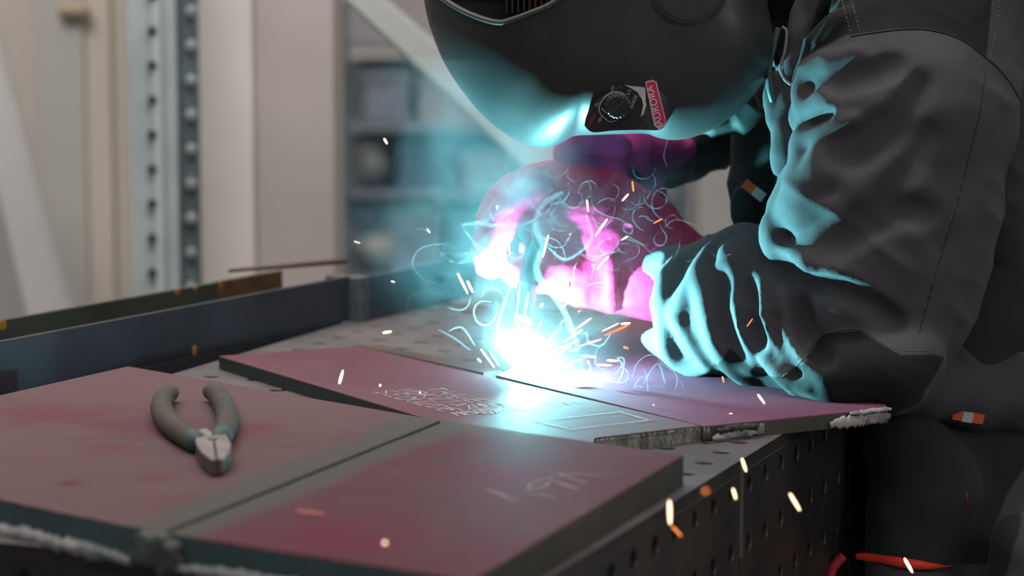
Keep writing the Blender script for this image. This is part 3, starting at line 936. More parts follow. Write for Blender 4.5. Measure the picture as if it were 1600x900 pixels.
# ================================================================== PLIERS
m_grip = mat('worn_grey_grip', (0.088, 0.072, 0.058), (0.060, 0.050, 0.041), 30, 0.75, 0, 0.3, 150)
m_grip_in = mat('teal_collar', (0.045, 0.11, 0.10), (0.04, 0.075, 0.07), 40, 0.6)
m_jaw = mat('worn_jaw_steel', (0.33, 0.28, 0.26), (0.22, 0.18, 0.17), 40, 0.45, 0.3, 0.2, 120)
m_jaw_side = mat('dark_jaw_steel', (0.13, 0.10, 0.085), (0.09, 0.07, 0.06), 40, 0.5, 0.3)
pl = empty('pliers', G(325, 690, ZA), 'grey handled cutting pliers lying open on the left plate', 'pliers')
def pv(name, pts, m, sz=1.0, k=0.0008, h=0.0011):
    """pts: (px, py, height above the plate, radius m)"""
    ps = [(G(x, y, ZA + zz), r * 1.12) for x, y, zz, r in pts]
    lo = np.min([np.array(p) - r - .008 for p, r in ps], 0); hi = np.max([np.array(p) + r + .008 for p, r in ps], 0)
    v = Vol(lo, hi, h)
    q = smooth_path([p for p, r in ps], 5); rr = []
    for i in range(len(ps) - 1):
        for j in range(5): rr.append(ps[i][1] + (ps[i + 1][1] - ps[i][1]) * j / 5)
    rr.append(ps[-1][1])
    for i in range(len(q) - 1): v.cone(q[i], q[i + 1], rr[i], rr[i + 1], k)
    return link(name, v.mesh(name), pl, [m])
pv('handle', [(268, 613, .009, .0062), (256, 622, .0095, .0078), (253, 640, .0095, .0086), (264, 661, .0095, .0085), (284, 677, .0095, .0080), (303, 689, .0090, .0074)], m_grip)
pv('handle', [(328, 612, .009, .0060), (340, 617, .0095, .0080), (352, 638, .0095, .0087), (355, 656, .0095, .0085), (351, 674, .0095, .0078), (346, 684, .0090, .0072)], m_grip)
pv('grip_collar', [(301, 687, .0090, .0079), (307, 691, .0090, .0077)], m_grip_in)
pv('grip_collar', [(347, 681, .0090, .0079), (345, 687, .0090, .0076)], m_grip_in)
def jaw(pts, z0, z1, name, ins=0.0012):
    bm = bmesh.new()
    ps = [G(x, y, ZA + z1) for x, y in pts]
    bm_prism(bm, ps, ZA + z0, ZA + z1, 1, 0, 0.0016)
    from_bm(name, bm, [m_jaw, m_jaw_side], pl)
jaw([(305, 672), (322, 668), (331, 676), (333, 690), (338, 716), (330, 717), (315, 706), (306, 692)], 0.002, 0.0145, 'jaw')
jaw([(334, 676), (339, 668), (352, 672), (361, 694), (358, 704), (347, 715), (340, 716), (336, 690)], 0.002, 0.0145, 'jaw')
bm = bmesh.new()
bmesh.ops.create_cone(bm, cap_ends=True, segments=20, radius1=0.0045, radius2=0.004, depth=0.003, matrix=Matrix.Translation(G(333, 686, ZA + 0.0145)))
from_bm('pivot', bm, m_jaw, pl)

# ================================================================== PERSON
m_skin = mat('skin', (0.45, 0.28, 0.20), (0.40, 0.24, 0.17), 20, 0.55)
m_hair = mat('short_hair', (0.04, 0.028, 0.02), None, 80, 0.8)
# body: one continuous surface under the clothes
bv = Vol((0.0, 2.30, 0.04), (0.60, 3.0, 1.50), 0.008)
def W(x, y, z): return (x, y, z)
bc = [((0.140, 2.475, 1.345), (0.122, 2.475, 1.305), .070, .064), ((0.20, 2.52, 1.33), (0.28, 2.60, 1.27), .052, .058)]
for a, b, ra, rb in bc: bv.cone(a, b, ra, rb, 0.02)
bv.cone((0.082, 2.475, 1.315), (0.065, 2.475, 1.300), .014, .010, .008)          # nose
bv.cone((0.137, 2.409, 1.345), (0.140, 2.405, 1.325), .012, .010, .006)          # ear
bv.cone((0.137, 2.541, 1.345), (0.140, 2.545, 1.325), .012, .010, .006)          # ear
bv.cone((0.085, 2.475, 1.270), (0.10, 2.475, 1.262), .018, .020, .015)           # chin
bv.cone((0.074, 2.452, 1.338), (0.074, 2.452, 1.340), .010, .010, .004, True)    # eye sockets
bv.cone((0.074, 2.498, 1.338), (0.074, 2.498, 1.340), .010, .010, .004, True)
bv.cone((0.066, 2.460, 1.283), (0.066, 2.490, 1.283), .004, .004, .003, True)    # mouth
SHL = P(1400, 90, 2.44); ELL = P(1360, 540, 2.41); WRL = P(1060, 440, 2.56)
SHR = P(1300, -40, 2.76); ELR = P(1190, 110, 2.86); WRR = P(990, 258, 2.67)
HIP = Vector((0.47, 2.64, 0.93))
bv.cone((0.34, 2.62, 1.22), HIP, .085, .085, 0.05)
bv.cone((0.35, 2.60, 1.22), SHL, .055, .050, 0.03); bv.cone((0.31, 2.68, 1.23), SHR, .075, .052, 0.04)
bv.cone(SHL, ELL, .052, .040, .02); bv.cone(ELL, WRL, .038, .025, .02)
bv.cone(SHR, ELR, .048, .036, .02); bv.cone(ELR, WRR, .032, .022, .02)
for w_, side in ((WRL, -1), (WRR, 1)):
    h0 = P(950, 375, 2.57) if side < 0 else P(950, 250, 2.655)
    bv.cone(w_, h0, .022, .022, .01)
    for f_ in range(4):
        a = h0 + Vector((-0.02, -0.021 + f_ * 0.014, 0.008)); b = a + Vector((-0.022, 0, -0.006 - 0.001 * f_)); c_ = b + Vector((-0.004, 0, -0.016))
        bv.cone(a, b, .0065, .006, .003); bv.cone(b, c_, .006, .005, .003)
    bv.cone(h0, h0 + Vector((-0.015, -0.03, -0.02)), .011, .009, .006)
FL, FR = Vector((0.44, 2.50, 0.09)), Vector((0.55, 2.82, 0.09))
KL, KR = Vector((0.44, 2.50, 0.50)), Vector((0.53, 2.79, 0.50))
for hx, kn, ft in ((Vector((0.47, 2.55, 0.90)), KL, FL), (Vector((0.50, 2.74, 0.90)), KR, FR)):
    bv.cone(hx, kn, .085, .058, .03); bv.cone(kn, ft, .056, .040, .02); bv.cone(ft, ft + Vector((-0.12, 0, -0.012)), .038, .030, .01)
person = link('person', bv.mesh('person'), None, [m_skin])
tag(person, 'person in dark grey work jacket and red gloves, leaning over the table welding', 'person')

# ------------------------------------------------------------------ jacket
def cloth_mat(name, base, dark=None, fuzz=0.06, attr=True):
    m, nt, bs, L = new_mat(name)
    bs.inputs['Roughness'].default_value = 0.88
    bs.inputs['Specular IOR Level'].default_value = 0.25
    bs.inputs['Sheen Weight'].default_value = fuzz
    bs.inputs['Sheen Roughness'].default_value = 0.5
    n1 = ramp(nt, noise_node(nt, 7, 5, 0.65), 0.35, 0.7)
    c = mixc(nt, n1, base, tuple(x * 0.78 for x in base))
    c = mixc(nt, ramp(nt, noise_node(nt, 34, 4, 0.7), 0.58, 0.78, 0, 0.35), c, tuple(x * 1.7 for x in base))
    if dark:
        at = nt.nodes.new('ShaderNodeAttribute'); at.attribute_name = 'patch'
        d = mixc(nt, ramp(nt, noise_node(nt, 16, 5, 0.7), 0.5, 0.8, 0, 0.5), dark, tuple(x * 2.0 for x in dark))
        c = mixc(nt, ramp(nt, at.outputs['Fac'], -0.0012, 0.0012), d, c)
    L.new(c, bs.inputs['Base Color'])
    bump(nt, bs, noise_node(nt, 420, 3), 0.25, 0.0008)
    return m
m_jacket = cloth_mat('grey_workwear', (0.066, 0.063, 0.069), (0.0095, 0.0105, 0.0105))
jv = Vol((0.10, 2.22, 0.80), (0.72, 2.98, 1.45), 0.0036)
K = 0.022
# torso and chest
jv.chain([(1560, -60, 2.60, 190), (1640, 200, 2.64, 190), (1640, 520, 2.64, 165)], 0.04)
jv.chain([(1330, -60, 2.66, 140), (1320, 120, 2.66, 128), (1330, 290, 2.66, 125), (1420, 430, 2.66, 120)], 0.03)
jv.cone((0.215, 2.525, 1.335), (0.33, 2.63, 1.27), .070, .11, .03)
jv.chain([(1560, 160, 2.56, 120), (1590, 330, 2.56, 110), (1600, 480, 2.57, 110)], 0.03)
jv.chain([(1220, 240, 2.60, 62), (1225, 330, 2.60, 66), (1262, 385, 2.60, 66)], 0.02)
# far arm
jv.cone(SHR, ELR, .080, .068, .03); jv.cone(ELR, P(1110, 190, 2.76), .062, .045, .02); jv.cone(P(1110, 190, 2.76), P(1035, 240, 2.69), .045, .038, .02)
# near arm
jv.chain([(1420, 30, 2.46, 120), (1415, 180, 2.43, 150), (1398, 330, 2.425, 158), (1372, 450, 2.42, 150), (1345, 530, 2.42, 116)], 0.03, sy=1.12)
jv.chain([(1520, -40, 2.50, 140), (1480, 40, 2.48, 110), (1430, 160, 2.44, 140)], 0.04)
jv.chain([(1345, 515, 2.42, 122), (1250, 505, 2.44, 112), (1180, 492, 2.465, 102), (1118, 480, 2.50, 94), (1068, 474, 2.52, 92)], 0.02, sy=1.1)
jv.chain([(1118, 410, 2.50, 40), (1160, 398, 2.48, 42), (1210, 430, 2.45, 60)], 0.02)
jv.chain([(1380, 560, 2.42, 92), (1300, 566, 2.43, 78)], 0.02)
jv.chain([(1430, 560, 2.345, 52), (1395, 584, 2.335, 50), (1310, 592, 2.34, 42), (1250, 585, 2.37, 36)], 0.022)
# lower jacket behind the elbow
jv.chain([(1452, 572, 2.50, 88), (1530, 560, 2.56, 92), (1640, 560, 2.62, 130)], 0.02)
jv.chain([(1470, 600, 2.48, 42), (1530, 560, 2.50, 40), (1600, 520, 2.52, 46)], 0.012)
jv.chain([(1440, 600, 2.44, 58), (1480, 600, 2.455, 52), (1530, 622, 2.455, 46), (1600, 615, 2.46, 58), (1700, 600, 2.5, 60)], 0.012)

jv.chain([(1246, 290, 2.42, 26), (1234, 335, 2.42, 26), (1224, 380, 2.43, 20)], 0.02)
jv.chain([(1262, 120, 2.44, 22), (1256, 180, 2.43, 22)], 0.014)
S_ = dict
jv.chain([(1014, 270, 2.50, 44), (984, 380, 2.50, 50), (975, 470, 2.50, 52), (978, 540, 2.50, 52), (1000, 640, 2.50, 52)], 0.006, True)
jv.chain([(1000, 300, 2.56, 50), (975, 400, 2.56, 52), (970, 560, 2.56, 52)], 0.006, True)
jv.chain([(1000, 300, 2.45, 50), (978, 400, 2.45, 50), (975, 560, 2.45, 50)], 0.006, True)
jv.folds([
 # cuff rolls and forearm folds
 ([(1064, 402, 8), (1044, 440, 12), (1040, 500, 12), (1048, 545, 13), (1080, 570, 12), (1112, 576, 8)], S_(k=.006, embed=.3)),
 ([(1112, 395, 10), (1096, 430, 15), (1072, 468, 13), (1058, 492, 9)], S_(k=.010, embed=.35)),
 ([(1096, 430, 15), (1108, 480, 14), (1122, 530, 15), (1150, 575, 17), (1190, 604, 12)], S_(k=.010, embed=.3)),
 ([(1058, 492, 10), (1078, 530, 12), (1104, 562, 12)], S_(k=.009, embed=.4)),
 ([(1150, 400, 16), (1142, 460, 15), (1152, 520, 13), (1175, 570, 9)], S_(k=.014, embed=.6)),
 ([(1184, 440, 13), (1190, 470, 16), (1215, 520, 16), (1250, 562, 13), (1292, 596, 6)], S_(k=.010, embed=.25)),
 ([(1186, 470, 12), (1198, 530, 12), (1212, 575, 13), (1262, 606, 7)], S_(k=.009, embed=.3)),
 ([(1206, 430, 10), (1222, 470, 11), (1248, 520, 6)], S_(k=.010, embed=.5)),
 # sleeve hem above the elbow crease
 ([(1212, 352, 16), (1216, 385, 16), (1240, 406, 15), (1270, 417, 12), (1308, 426, 5)], S_(k=.010, embed=.15)),
 ([(1238, 330, 20), (1262, 300, 24), (1288, 262, 22), (1300, 222, 10)], S_(k=.014, embed=.2)),
 ([(1248, 345, 14), (1278, 324, 12), (1306, 318, 5)], S_(k=.010, embed=.3)),
 ([(1256, 290, 20), (1262, 255, 18), (1262, 215, 15)], S_(k=.014, embed=.3)),
 ([(1264, 218, 13), (1290, 212, 14), (1318, 195, 12), (1347, 188, 4)], S_(k=.008, embed=.1)),
 ([(1262, 172, 14), (1256, 140, 16), (1268, 112, 16), (1300, 95, 14), (1345, 80, 5)], S_(k=.010, embed=.15)),
 ([(1262, 170, 12), (1284, 158, 13), (1304, 160, 12), (1308, 182, 9)], S_(k=.008, embed=.15)),
 ([(1266, 90, 18), (1292, 60, 18), (1320, 30, 12)], S_(k=.014, embed=.4)),
])
jv.folds([
 ([(1128, 430, 6), (1126, 480, 8), (1136, 530, 8), (1162, 566, 5)], S_(k=.012, embed=.0, sub=True)),
 ([(1168, 440, 6), (1172, 490, 8), (1184, 540, 7)], S_(k=.012, embed=.0, sub=True)),
 ([(1206, 495, 4), (1222, 545, 5), (1245, 582, 4)], S_(k=.008, embed=.1, sub=True)),
 ([(1250, 470, 6), (1264, 525, 8), (1292, 565, 5)], S_(k=.016, embed=.1, sub=True)),
 ([(1212, 412, 8), (1262, 440, 9), (1330, 458, 8), (1400, 505, 5)], S_(k=.016, embed=.1, sub=True)),
 ([(1272, 192, 6), (1292, 181, 7), (1298, 174, 5)], S_(k=.006, embed=-.3, sub=True)),
 ([(1304, 240, 8), (1340, 222, 9), (1390, 190, 5)], S_(k=.020, embed=1.3, sub=True)),
 ([(1312, 128, 6), (1360, 112, 7), (1400, 100, 5)], S_(k=.018, embed=1.3, sub=True)),
 ([(1330, 360, 5), (1400, 290, 7), (1450, 200, 5)], S_(k=.022, embed=1.3, sub=True)),
 ([(1340, 250, 5), (1400, 200, 7), (1440, 130, 5)], S_(k=.022, embed=1.3, sub=True)),
 ([(1300, 385, 5), (1380, 340, 6), (1450, 330, 5)], S_(k=.022, embed=1.3, sub=True)),
])
# sleeve mouth hollow
jv.chain([(962, 470, 2.56, 60), (1062, 466, 2.545, 60), (1085, 466, 2.54, 48)], 0.006, True)
# collar and front placket (arc lit flap right of the helmet)
jv.chain([(1222, 50, 2.50, 13), (1232, 95, 2.49, 15), (1238, 145, 2.485, 17), (1228, 200, 2.485, 20), (1226, 250, 2.49, 17)], 0.008, fine=4)
jv.chain([(1290, -20, 2.50, 18), (1262, 40, 2.49, 17), (1245, 110, 2.48, 15), (1240, 160, 2.475, 12)], 0.008, fine=4)
jv.chain([(1230, 255, 2.49, 14), (1225, 285, 2.50, 14)], 0.006)
jv.chain([(1192, 215, 2.60, 44), (1190, 290, 2.59, 44), (1204, 360, 2.58, 34)], 0.012)
jv.chain([(1158, 308, 2.565, 12), (1162, 335, 2.56, 15), (1182, 372, 2.56, 14)], 0.006, fine=3)
me = jv.mesh('jacket')
v = coords(me)
w1 = vnoise(v * np.array([22, 30, 9]) + 5); w2 = vnoise(v * np.array([14, 20, 34]) + 40); w3 = vnoise(v * 70 + 3)
ridge = 1 - np.abs(2 * vnoise((v @ np.array([[.8, 0, .6], [0, 1, 0], [-.6, 0, .8]])) * np.array([11, 16, 34]) + 11) - 1)
displace(me, (w1 - .5) * 0.006 + (w2 - .5) * 0.003 + (w3 - .5) * 0.0012 + (ridge ** 2 - .35) * 0.0035)
v = coords(me)
def XZ(pts, Y): return [(P(x, y, Y).x, P(x, y, Y).z) for x, y in pts]
elbow_patch = XZ([(1150, 560), (1195, 600), (1225, 590), (1262, 562), (1292, 524), (1345, 518), (1398, 546), (1450, 548), (1475, 555), (1440, 600), (1400, 700), (1200, 700), (1100, 640)], 2.34)
yoke = XZ([(1236, 115), (1262, 100), (1285, 82), (1330, 57), (1400, 46), (1450, 46), (1500, 60), (1535, 84), (1545, 92), (1556, 40), (1570, -40), (1500, -200), (1200, -200), (1200, 60)], 2.36)
pd = poly_sd(v[:, 0], v[:, 2], elbow_patch)
pd = np.where(v[:, 1] < 2.47, pd, 0.05)
yd = np.where(v[:, 1] < 2.50, poly_sd(v[:, 0], v[:, 2], yoke), 0.05)
back = (2.54 - v[:, 1]) * 1.0 + 0.002           # chest and lower front panels are black too
chest_poly = XZ([(1100, 150), (1210, 150), (1212, 440), (1100, 440)], 2.55)
cd = np.where(v[:, 1] > 2.52, poly_sd(v[:, 0], v[:, 2], chest_poly), .05)
pd = np.minimum(np.minimum(pd, yd), cd)
at = me.attributes.new('patch', 'FLOAT', 'POINT'); at.data.foreach_set('value', pd.astype(np.float32))
jacket = link('jacket', me, person, [m_jacket])
jb = bvh_of(jacket)

m_thread = mat('grey_thread', (0.13, 0.125, 0.12), (0.09, 0.088, 0.085), 200, 0.9)
m_seam = mat('dark_seam', (0.02, 0.02, 0.02), None, 100, 0.9)
def stitches(name, pts, m, r=0.0006, step=0.0045, dash=0.62, off=0.0002, solid=False):
    P2 = smooth_path([Vector((x, y, 0)) for x, y in pts], 24)
    ps = []
    for q in P2:
        h_, n_ = hit(jb, q.x, q.y, off)
        if h_ is not None: ps.append(h_)
    out = [ps[0]]
    for p in ps[1:]:
        if 0.0004 < (p - out[-1]).length < 0.03: out.append(p)
    bm = bmesh.new()
    if solid:
        bm_tube(bm, out, r, 5)
    else:
        acc = 0; a = out[0]; seg = []
        for p in out[1:]:
            L_ = (p - a).length
            ph = (acc % step) / step
            if ph < dash: seg.append((a, p))
            acc += L_; a = p
        for a, b in seg: bm_tube(bm, [a, b], r, 4)
    return from_bm(name, bm, m, jacket, True)
stitches('stitching', [(1222, 590), (1262, 555), (1290, 521), (1345, 515), (1398, 545), (1450, 548)], m_thread)
stitches('stitching', [(1236, 118), (1262, 98), (1285, 78), (1330, 54), (1400, 43), (1450, 43), (1500, 55), (1545, 92)], m_thread)
stitches('seam', [(1330, 57), (1400, 47), (1450, 47), (1500, 61), (1545, 94), (1575, 125), (1596, 160)], m_seam, r=0.0009, solid=True)
stitches('stitching', [(1316, 0), (1322, 25), (1330, 52)], m_thread)
stitches('stitching', [(1330, 0), (1337, 25), (1344, 50)], m_thread)
stitches('seam', [(1562, 0), (1556, 50), (1545, 92)], m_thread, r=0.0006)
stitches('stitching', [(1512, 240), (1500, 300), (1480, 360), (1460, 430), (1440, 500)], m_thread, r=0.0005, step=0.012, dash=0.4)
stitches('seam', [(1540, 110), (1530, 180), (1515, 240), (1495, 320), (1470, 400), (1450, 470), (1436, 520)], m_seam, r=0.0005, solid=True)

# reflective tags
m_or = mat('orange_fabric', (0.75, 0.13, 0.03), (0.65, 0.10, 0.02), 30, 0.7)
m_refl = mat('silver_fabric', (0.55, 0.57, 0.58), (0.48, 0.50, 0.51), 30, 0.5)
def tagpatch(name, px, py, w, h, ang, parts_, bvh, parent, off=0.0012, fallbackY=2.5):
    hp, n = hit(bvh, px, py, off)
    if hp is None: hp, n = P(px, py, fallbackY), Vector((0, -1, 0))
    n = Vector((n.x * .5, -1, n.z * .5)).normalized()
    ax = Vector((math.cos(ang), 0, -math.sin(ang))); ax = (ax - n * ax.dot(n)).normalized(); ay = n.cross(ax)
    root = None
    for (f0, f1, m) in parts_:
        bm = bmesh.new()
        M = Matrix(((ax.x, ay.x, n.x, hp.x), (ax.y, ay.y, n.y, hp.y), (ax.z, ay.z, n.z, hp.z), (0, 0, 0, 1)))
        bm_box(bm, ((f0 - .5) * w, -h / 2, -0.003), ((f1 - .5) * w, h / 2, 0.0008), M, 0.0004)
        from_bm(name if root is None else 'silver_band', bm, m, parent); root = 1
tagpatch('reflective_tag', 1513, 650, 0.029, 0.0095, math.radians(9), [(0, 1, m_or)], jb, jacket)
tagpatch('silver_band', 1512, 650, 0.009, 0.0098, math.radians(9), [(0, 1, m_refl)], jb, jacket, 0.0016)
tagpatch('reflective_tag', 1178, 298, 0.025, 0.010, math.radians(38), [(0, .5, m_or), (.5, 1, m_refl)], jb, jacket)
tagpatch('reflective_tag', 1209, 166, 0.006, 0.013, math.radians(5), [(0, 1, m_or)], jb, jacket, 0.002)
# loose front flap hanging between helmet and sleeve
fv = Vol((0.23, 2.38, 1.08), (0.32, 2.50, 1.36), 0.0022)
fv.chain([(1275, -60, 2.45, 18), (1256, 20, 2.445, 17), (1246, 70, 2.44, 14), (1238, 120, 2.44, 13), (1230, 170, 2.44, 15), (1225, 220, 2.44, 18), (1226, 262, 2.445, 17)], 0.006, sy=1.6, fine=4)
fv.chain([(1212, 120, 2.445, 8), (1208, 150, 2.445, 11), (1213, 200, 2.445, 10)], 0.008, sy=1.4, fine=3)
fv.chain([(1243, 140, 2.412, 3), (1232, 190, 2.408, 4), (1236, 240, 2.41, 4)], 0.006, True, fine=3)
fm = fv.mesh('front_flap'); v = coords(fm); displace(fm, (vnoise(v * 60) - .5) * 0.004)
fm.attributes.new('patch', 'FLOAT', 'POINT').data.foreach_set('value', np.full(len(fm.vertices), .05, np.float32))
link('front_flap', fm, jacket, [m_jacket])
# zip along the collar
zp = []
for q in smooth_path([Vector((1216, 44, 0)), Vector((1206, 80, 0)), Vector((1200, 110, 0)), Vector((1206, 150, 0)), Vector((1212, 165, 0))], 10):
    h_, n_ = hit(jb, q.x, q.y, 0.001)
    zp.append(P(q.x, q.y, min(2.50, h_.y) if h_ is not None else 2.50))
tube('zip', smooth_path([P(1216, 44, 2.43), P(1207, 78, 2.428), P(1201, 108, 2.428), P(1203, 140, 2.43), P(1208, 158, 2.432)], 8), 0.0034, mat('zip_tape', (0.03, 0.045, 0.045), (0.05, 0.08, 0.08), 200, 0.5), jacket)
tube('collar_piping', smooth_path([P(1222, 42, 2.424), P(1229, 50, 2.422), P(1226, 80, 2.420), P(1219, 105, 2.420), P(1226, 124, 2.420), P(1236, 132, 2.420)], 8), 0.0013, mat('lilac_piping', (0.22, 0.19, 0.20), None, 100, 0.8), jacket)

# ------------------------------------------------------------------ trousers and boots
tv = Vol((0.28, 2.28, 0.03), (0.80, 3.02, 1.02), 0.0062)
tv.cone((0.45, 2.585, 0.94), (0.475, 2.53, 0.72), .125, .108, .03)
tv.cone((0.50, 2.72, 0.94), (0.49, 2.73, 0.72), .125, .108, .03)
tv.cone((0.475, 2.53, 0.72), (0.470, 2.50, 0.48), .105, .085, .03); tv.cone((0.470, 2.50, 0.48), (0.470, 2.50, 0.12), .085, .070, .02)
tv.cone((0.49, 2.73, 0.72), (0.53, 2.79, 0.48), .105, .085, .03); tv.cone((0.53, 2.79, 0.48), (0.55, 2.82, 0.12), .085, .070, .02)
tv.chain([(1410, 690, 2.44, 60), (1450, 760, 2.43, 70), (1420, 850, 2.42, 66), (1410, 960, 2.42, 66)], 0.03)
tv.chain([(1560, 660, 2.52, 100), (1600, 800, 2.50, 120), (1620, 950, 2.48, 120)], 0.03)
tv.chain([(1600, 860, 2.36, 60), (1620, 1000, 2.36, 80)], 0.02)
me = tv.mesh('trousers'); v = coords(me)
displace(me, (vnoise(v * np.array([12, 14, 30])) - .5) * 0.012 + (vnoise(v * 40 + 9) - .5) * 0.004)
v = coords(me)
gp = XZ([(1330, 872), (1480, 890), (1548, 890), (1560, 830), (1585, 775), (1640, 700), (1800, 700), (1800, 1400), (1200, 1400), (1250, 880)], 2.40)
at = me.attributes.new('patch', 'FLOAT', 'POINT'); at.data.foreach_set('value', (-poly_sd(v[:, 0], v[:, 2], gp)).astype(np.float32))
m_trou = cloth_mat('trouser_cloth', (0.075, 0.075, 0.082), (0.020, 0.023, 0.023))
trousers = link('trousers', me, person, [m_trou])
tb = bvh_of(trousers)
def on_tr(x, y, off=0.001):
    h_, n_ = hit(tb, x, y, off)
    return h_ if h_ is not None else P(x, y, 2.4)
m_red_trim = mat('orange_red_trim', (0.85, 0.055, 0.02), (0.65, 0.03, 0.015), 30, 0.6)
tube('orange_trim', smooth_path([on_tr(1338, 869), on_tr(1370, 872), on_tr(1410, 879), on_tr(1450, 884), on_tr(1489, 884)], 6), [0.0028, .003, .0034, .0038, .004, .0042, .004, .004, .0042, .0044, .0046, .005, .005, .005, .005, .0048, .0046, .004, .0036, .003, .0024, .0018, .0012, .0008, .0005], m_red_trim, trousers, 8)
tube('side_strap', smooth_path([P(1318, 868, 2.40), P(1300, 890, 2.40), P(1294, 925, 2.40)], 6), 0.0048, mat('crimson_strap', (0.42, 0.02, 0.04), None, 30, 0.6), trousers, 8)
tube('red_tab', [on_tr(1508, 768), on_tr(1511, 790)], 0.0008, mat('dark_red_tab', (0.30, 0.02, 0.03), None, 30, 0.6), trousers, 6)
m_boot = mat('black_boot', (0.02, 0.02, 0.02), (0.03, 0.03, 0.028), 30, 0.5)
for ft in (FL, FR):
    b_ = Vol(ft + Vector((-0.24, -0.09, -0.095)), ft + Vector((0.10, 0.09, 0.14)), 0.006)
    b_.cone(ft + Vector((0, 0, 0.08)), ft + Vector((0, 0, -0.01)), .058, .055, .02)
    b_.cone(ft + Vector((0, 0, -0.035)), ft + Vector((-0.15, 0, -0.045)), .048, .040, .02)
    link('boot', b_.mesh('boot'), person, [m_boot])

# ------------------------------------------------------------------ gloves
def leather(name, c1, c2):
    m, nt, bs, L = new_mat(name)
    bs.inputs['Roughness'].default_value = 0.8
    bs.inputs['Specular IOR Level'].default_value = 0.12
    c = mixc(nt, ramp(nt, noise_node(nt, 18, 5, 0.65), 0.35, 0.68), c1, c2)
    L.new(c, bs.inputs['Base Color'])
    bump(nt, bs, noise_node(nt, 260, 4), 0.35, 0.001)
    return m
m_glove = leather('red_leather', (0.44, 0.011, 0.085), (0.34, 0.008, 0.062))
gv = Vol(P(700, 600, 2.36) - Vector((0, 0, 0)), P(1150, 190, 2.60), 0.0026)
gv = Vol((min(P(700, 0, 2.36).x, P(700, 0, 2.6).x), 2.42, P(0, 590, 2.7).z), (P(1150, 0, 2.7).x, 2.72, P(0, 200, 2.4).z), 0.0026)
g = gv.chain
g([(1130, 455, 2.577, 60), (1085, 448, 2.577, 72), (1020, 415, 2.582, 84), (960, 378, 2.587, 86), (900, 345, 2.592, 82)], 0.012)
g([(1010, 360, 2.587, 52), (950, 330, 2.592, 58), (880, 310, 2.597, 58)], 0.012)
g([(900, 350, 2.597, 74), (850, 320, 2.602, 62)], 0.015)
for dy, bx, by, q in ((-0.052, 838, 304, 0), (-0.018, 832, 290, 1), (0.014, 832, 288, 2), (0.044, 842, 292, 3)):
    Y = 2.599 + dy
    tips = [[(bx, by, Y, 34), (794, 332, Y, 30), (768, 378, Y - .004, 28), (765, 416, Y - .002, 24)],
            [(bx, by, Y, 34), (796, 312, Y, 30), (772, 352, Y, 29), (786, 398, Y, 25)],
            [(bx, by, Y, 33), (800, 306, Y, 30), (776, 345, Y, 28), (792, 392, Y, 24)],
            [(bx, by, Y, 30), (806, 312, Y, 27), (784, 346, Y, 25), (800, 384, Y, 22)]][q]
    g(tips, 0.0045, fine=3)
g([(905, 425, 2.552, 34), (862, 424, 2.542, 30), (826, 424, 2.547, 26), (800, 420, 2.557, 20)], 0.008, fine=3)       # thumb
g([(950, 470, 2.567, 20), (900, 450, 2.562, 26), (850, 430, 2.567, 24)], 0.014)
# creases
g([(948, 480, 2.547, 4), (944, 440, 2.519, 5), (950, 400, 2.514, 4), (958, 372, 2.517, 3)], 0.005, True, fine=3)
g([(972, 490, 2.547, 5), (962, 450, 2.517, 6), (962, 410, 2.513, 5), (975, 380, 2.513, 3)], 0.006, True, fine=3)
g([(925, 470, 2.547, 4), (922, 440, 2.522, 4), (928, 410, 2.515, 3)], 0.005, True, fine=3)
g([(1030, 515, 2.557, 5), (1020, 470, 2.517, 5), (1018, 430, 2.510, 4)], 0.006, True, fine=3)
g([(862, 300, 2.537, 4), (850, 330, 2.529, 4), (856, 370, 2.529, 3)], 0.006, True, fine=3)
g([(955, 480, 2.552, 12), (953, 440, 2.524, 10), (956, 405, 2.519, 8)], 0.004, fine=3)
me = gv.mesh('glove'); v = coords(me)
displace(me, (vnoise(v * 38) - .5) * 0.005 + (vnoise(v * np.array([60, 60, 120]) + 7) - .5) * 0.0025 + (vnoise(v * 160) - .5) * 0.0008)
glove = link('glove', me, person, [m_glove])
glb = bvh_of(glove)
# far glove
m_glove_d = leather('red_leather_lit', (0.50, 0.04, 0.22), (0.25, 0.03, 0.16))  # far glove's leather colour raised to purple in place of light
g2 = Vol((P(830, 0, 2.7).x, 2.54, P(0, 345, 2.75).z), (P(1150, 0, 2.75).x, 2.80, P(0, 130, 2.5).z), 0.0032)
g = g2.chain
g([(930, 245, 2.650, 46), (975, 250, 2.650, 52), (1020, 235, 2.680, 48), (1050, 215, 2.700, 40)], 0.014)
g([(1010, 305, 2.650, 34), (985, 270, 2.650, 40)], 0.012)
for i, Y in enumerate((2.605, 2.632, 2.658, 2.682)):
    g([(960, 232, Y, 26), (915, 222, Y, 24), (888, 240, Y - .004, 21), (898, 262 - 3 * i, Y - .002, 18)], 0.0045, fine=3)
g([(960, 275, 2.610, 24), (925, 275, 2.600, 22), (905, 268, 2.600, 18)], 0.006, fine=3)
g([(1040, 232, 2.660, 36), (1070, 232, 2.660, 18)], 0.010)
me = g2.mesh('glove'); v = coords(me)
displace(me, (vnoise(v * 38) - .5) * 0.006 + (vnoise(v * 90) - .5) * 0.002)
glove2 = link('glove', me, person, [m_glove_d])

